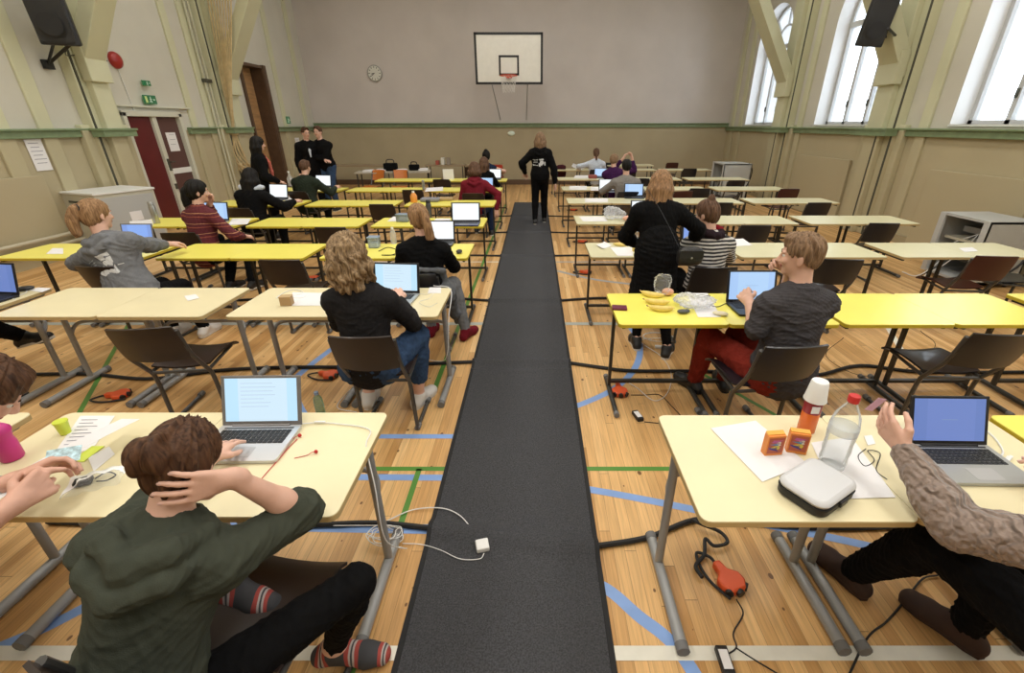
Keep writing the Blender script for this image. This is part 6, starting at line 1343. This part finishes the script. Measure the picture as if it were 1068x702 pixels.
for i, (c_, nm) in enumerate((((.35, .07, .05), 'red'), ((.7, .68, .62), 'white'), ((.30, .25, .2), 'brown'))): T(MB().box((0, 0, .1 if nm != 'red' else .06), (.10, .16, .2 if nm != 'red' else .12)), 'book', mat('book_' + nm, c_, .6), '%s book standing on the small desk by the far wall' % nm, 'book', 'books by the far wall', bevel=.004).location = (-3.0 + .17 * i, 14.9, .742)
# white oval outlet on the far wall
T(MB().ell((0, 0, 0), (.12, .04, .075), 20, 10), 'wall_socket', m_signw, 'small pale oval fitting on the far wall below the hoop', 'wall fitting', smooth=True).location = (-.78, YF - .03, 1.6)
# ---- basketball board
by = 14.1; t = thing('basketball_board', 'white basketball board with black border and hoop on far wall', 'basketball hoop', (-.70, by, 2.85))
MB().box((0, 0, .60), (1.82, .03, 1.20)).build('backboard', m_brd, t, bevel=.004)
f = MB()
for z in (.03, 1.17): f.box((0, -.018, z), (1.82, .006, .06))
for x in (-.88, .88): f.box((x, -.018, .6), (.06, .006, 1.20))
f.build('border', m_black, t); f = MB()
for z in (.24, .66): f.box((0, -.018, z), (.54, .006, .05))
for x in (-.245, .245): f.box((x, -.018, .45), (.05, .006, .46))
f.build('target_square', m_black, t)
rm = MB().tube([(.225 * math.cos(a), -.38 + .225 * math.sin(a), .18) for a in np.linspace(0, 2 * PI, 25)[:-1]], .011, 8, closed=True).box((0, -.09, .17), (.16, .16, .05)).build('rim', m_rim, t, smooth=True)
nt = MB()
for k in range(12):
    for d_ in (1, -1):
        P = []
        for j in range(7): a = 2 * PI * (k + d_ * j * .5) / 12; r = .22 - .018 * j + .004 * j * j * .3; P.append((r * math.cos(a), -.38 + r * math.sin(a), .175 - .065 * j))
        nt.tube(P, .0035, 4)
nt.build('net', m_net, rm)
for q in (-1, 1): MB().tube([(q * .55, .02, .25), (q * .45, 2.18, .25)], .025, 8).build('wall_strut', m_steel, t, smooth=True); MB().tube([(q * .55, .02, .95), (q * .45, 2.18, 1.0)], .025, 8).build('wall_strut', m_steel, t, smooth=True); MB().tube([(q * .50, .02, .1), (q * .42, 2.18, -.85)], .012, 8).build('brace_rod', m_steel, t, smooth=True)
# ---- clock
t = thing('wall_clock', 'round wall clock with black numerals high on the far wall', 'clock', (-5.0, YF - .001, 3.31)); Mx = np.array([[1., 0, 0], [0, 0, -1], [0, 1, 0]])
MB().lathe([(.225, 0), (.23, .02), (.23, .05), (.21, .055)], n=32, M=Mx).build('casing', mat('clock_casing', (.30, .30, .27), .4), t, smooth=True); MB().lathe([(.205, .054), (.2, .056)], n=32, M=Mx).build('dial', mat('clock_dial', (.66, .66, .60), .5), t)
k_ = MB()
for i in range(12): a = i * PI / 6; k_.box((.165 * math.sin(a), -.058, .165 * math.cos(a)), (.016, .003, .045), M=rotm(0, a, 0))
k_.build('hour_marks', m_black, t)
for nm, a, l, w_ in (('hour_hand', math.radians(258), .10, .018), ('minute_hand', math.radians(235), .15, .012)): MB().box((l / 2 * math.sin(a), -.062, l / 2 * math.cos(a)), (w_, .004, l), M=rotm(0, a, 0)).build(nm, m_black, t)
# ---- loudspeakers
def speaker(lab, loc, rx, ry, rz, side):
    t = thing('loudspeaker', lab, 'loudspeaker', loc); t.rotation_euler = (rx, ry, rz)
    MB().prism([(-.20, -.02), (-.13, .30), (.13, .30), (.20, -.02), (.14, -.06), (-.14, -.06)], -.32, .32).build('cabinet', m_black, t, bevel=.02); MB().prism(rrect(.34, .56, .03, 3), 0, .015, M=np.array([[1., 0, 0], [0, 0, -1], [0, 1, 0]]), c=(0, -.055, 0)).build('grille', mat('speaker_grille', (.02, .02, .021), .6) if 'speaker_grille' not in bpy.data.materials else bpy.data.materials['speaker_grille'], t)
    MB().lathe([(.02, 0), (.09, .04), (.12, .05)], c=(0, -.075, -.10), n=20, M=np.array([[1., 0, 0], [0, 0, -1], [0, 1, 0]])).build('woofer', m_dark, t, smooth=True)
    return t
speaker('black loudspeaker on a bracket high on the left wall', (-6.62, 7.45, 3.22), .12, 0, .45, 'L').scale = (1.12, 1.12, 1.12); speaker('black loudspeaker hanging high on the right wall', (5.42, 8.6, 3.32), .15, .10, -.3, 'R')
for lab, a_, b_ in (('black wall bracket below the left loudspeaker', (-6.75, 7.85, 2.98), (-7.16, 7.72, 2.66)), ('black wall bracket behind the right loudspeaker', (5.50, 8.7, 3.2), (6.12, 8.9, 3.1))):
    t = thing('speaker_bracket', lab, 'bracket', b_); bb_ = V(a_) - V(b_); MB().tube([(0, 0, 0), tuple(bb_)], .022, 8).build('arm', m_black, t, smooth=True); MB().tube([(0, 0, 0), tuple(bb_ + V(.0, -.28, .02))], .018, 8).build('arm', m_black, t, smooth=True); MB().box((0, 0, 0), (.05, .14, .12)).build('wall_plate', m_black, t)
sc = cord([(-6.85, 7.85, 2.95), (-7.0, 7.9, 2.80), (-6.99, 8.2, 2.84), (-6.98, 8.6, 2.80)], .008, m_conduit, 'thin dark speaker cable on the near left post')
# ---- bell and signs on the left wall
t = thing('alarm_bell', 'round red alarm bell on the left wall above the door', 'alarm bell', (XL + .005, 9.02, 2.86)); My = np.array([[0., 0, 1], [1, 0, 0], [0, 1, 0]])
MB().lathe([(.13, .0), (.13, .02), (.115, .05), (.07, .075), (.001, .08)], n=24, M=My).build('gong', mat('alarm_red', (.36, .025, .02), .3), t, smooth=True); MB().tube([(.005, 0, -.12), (.005, .05, -.78)], .006, 6).build('wire', m_white, t)
def exit_sign(lab, loc, rz, w_, h_, door=True):
    t = thing('exit_sign', lab, 'exit sign', loc, rz); t.scale = (.68, 1, .72); MB().box((0, 0, 0), (w_, .03, h_)).build('sign_box', m_sign, t, bevel=.003); f = MB(); s_ = h_; y = -.017
    f.ell((.02 * s_ + .0, y, .27 * s_), (.08 * s_, .004, .08 * s_), 10, 6)
    for a, b_ in (((0, .16), (-.06, -.08)), ((-.06, -.08), (.10, -.2)), ((.10, -.2), (.06, -.38)), ((-.06, -.08), (-.14, -.24)), ((-.14, -.24), (-.32, -.28)), ((0, .14), (.18, .04)), ((0, .14), (-.18, .04))): f.tube([(a[0] * s_, y, a[1] * s_), (b_[0] * s_, y, b_[1] * s_)], .045 * s_, 5)
    f.build('running_figure', m_signw, t)
    if door: MB().box((-w_ * .36, y, 0), (w_ * .16, .006, h_ * .72)).build('door_symbol', mat('sign_yellow', (.65, .75, .30), .5) if 'sign_yellow' not in bpy.data.materials else bpy.data.materials['sign_yellow'], t)
    MB().add([(w_ * .22, y - .001, .1 * s_), (w_ * .42, y - .001, 0), (w_ * .22, y - .001, -.1 * s_)], [(0, 1, 2)]).build('arrow', m_signw, t); return t
exit_sign('green exit sign with running figure directly above the red door', (XL + .06, 9.46, 2.28), PI / 2, .42, .20); exit_sign('small green sign above the exit sign on the left wall', (XL + .06, 9.5, 2.55), PI / 2, .26, .12, False); exit_sign('small green exit sign on the left wall near the far corner', (XL + .03, 14.55, 1.98), PI / 2, .34, .26, False)
def notice(lab, x, y, z, w_, h_, nx=1, ink=6, rx=0):
    t = MB().box((0, 0, 0), (.004, w_, h_)); o = t.build('paper_notice', m_paper, None); o.location = (x, y, z); tag(o, lab, 'notice'); k = MB()
    for i in range(ink): k.box((.004 * nx, w_ * random.uniform(-.05, .05), h_ * (.38 - .76 * i / ink)), (.002, w_ * random.uniform(.5, .75), h_ * .018))
    k.build('printing', m_ink, o)
notice('white paper notice taped to the left wall near the cabinet', XL + .012, 7.05, 1.46, .24, .42); notice('white paper notice on the brown maroon door leaf', XL + .008, 9.78, 1.55, .26, .34, ink=3); notice('pale paper notice on the left wall near the two standing men', XL + .012, 14.9, 1.25, .26, .5, ink=4)
# ---- climbing ropes
tr = thing('climbing_ropes', 'bundle of climbing ropes gathered and tied at the left wall', 'ropes', (XL + .32, 11.5, .75)); Lr = lambda x, y, z: (x - (XL + .32), y - 11.5, z - .75)
for k in range(9):
    a = k * .7; x1 = XL + .20 + .012 * k; 
    P = [Lr(-6.62 + .13 * k + .05 * math.sin(a), 11.3 + .06 * math.cos(a * 2), ZC - .02), Lr(-6.75 + .06 * k, 11.4, 4.2), Lr(-6.93 + .025 * k, 11.45 + .04 * math.sin(a), 2.6), Lr(XL + .22 + .035 * math.cos(a), 11.5 + .035 * math.sin(a), 1.66), Lr(XL + .22 + .09 * math.cos(a), 11.5 + .12 * math.sin(a), 1.25), Lr(XL + .26 + .12 * math.cos(a + 1), 11.5 + .16 * math.sin(a + 1), .92 + .05 * math.sin(k))]
    MB().tube(crom(P, 6), .015, 7).build('rope', m_rope, tr, smooth=True)
MB().tube([(math.cos(a) * .075 - .10, math.sin(a) * .075, .91 + .008 * math.sin(3 * a)) for a in np.linspace(0, 2 * PI, 17)[:-1]], .02, 7, closed=True).build('tie', m_rope, tr, smooth=True)
kn = MB(); 
kp = [(-.02 + .13 * math.cos(q * 1.3) * math.cos(q * .31), -.02 + .15 * math.sin(q * 1.3), .17 + .10 * math.sin(q * .83)) for q in np.linspace(0, 16, 70)]
kn.tube(kp, .022, 7).build('knot', m_rope, tr, smooth=True)
# ---- cabinet and racks
t = thing('metal_cabinet', 'low beige metal cabinet standing against the left wall', 'cabinet', (-6.72, 7.42, 0), -.33); t.scale = (.78, .80, 1)
MB().box((0, 0, .46), (1.0, 1.05, .90)).build('carcass', m_cab, t, bevel=.01); MB().box((0, 0, .925), (1.04, 1.09, .03)).build('top_panel', m_white, t, bevel=.005); MB().box((0, -.53, .80), (.6, .012, .03)).build('vent_slot', m_conduit, t); MB().box((.506, .0, .45), (.01, .95, .82)).build('side_panel', m_cab2, t, bevel=.003); MB().box((.513, .05, .55), (.006, .22, .14)).build('sticker', m_paper, t)
def rack(lab, x0, x1, y0, y1, h_, rz=0):
    cx, cy = (x0 + x1) / 2, (y0 + y1) / 2; w_, d_ = x1 - x0, y1 - y0; t = thing('equipment_rack', lab, 'equipment rack', (cx, cy, 0), rz)
    b = MB(); b.box((0, 0, h_ - .015), (w_, d_, .03)).box((0, 0, .06), (w_, d_, .03)).box((0, d_ / 2 - .01, h_ / 2 + .02), (w_, .02, h_ - .05)).box((0, -d_ / 2 + .01, h_ / 2 + .02), (w_, .02, h_ - .05)).box((w_ / 2 - .01, 0, h_ / 2 + .02), (.02, d_, h_ - .05)).build('housing', m_cab2, t)
    for q in (-1, 1): MB().box((-w_ / 2 + .01, q * (d_ / 2 - .04), h_ / 2 + .02), (.03, .08, h_ - .05)).build('front_rail', mat('rack_rail', (.50, .51, .50), .4) if 'rack_rail' not in bpy.data.materials else bpy.data.materials['rack_rail'], t)
    for z in (.30, .52): MB().box((.02, 0, z), (w_ - .12, d_ - .18, .05 if z < .4 else .03)).build('shelf_unit', m_steel2 if z < .4 else m_cab, t)
    MB().box((.05, 0, .64), (w_ * .5, d_ * .5, .07)).build('network_switch', m_steel, t)
    for i in (-1, 1):
        for j in (-1, 1): MB().lathe([(.02, 0), (.025, .02), (.02, .045)], (i * (w_ / 2 - .06), j * (d_ / 2 - .06), 0), 10).build('castor', m_dark, t, smooth=True)
    for k in range(3): MB().tube(crom([(-.15, -.1, .62), (-.25, .1 * k - .1, .45), (-.34, .05 * k, .20), (-.45 - .05 * k, .1, .02), (-.6, .25 * k - .2, .012)], 6), .006, 6).build('loose_cable', m_wpl if k != 1 else m_dark, t, smooth=True)
    MB().tube(crom([(w_ / 2 - .05, -d_ / 2 + .1, h_ + .01), (w_ / 2 + .05, -d_ / 2 + .05, h_ * .8), (w_ / 2 - .1, -d_ / 2 - .05, h_ * .4), (-.05, -d_ / 2 - .04, .1)], 6), .014, 6).build('power_flex', m_dark, t, smooth=True)
rack('open grey equipment rack against the right wall', 5.38, 6.0, 5.40, 6.12, .82); rack('distant grey equipment rack near the far right corner', 4.75, 5.45, 12.1, 12.9, .97)
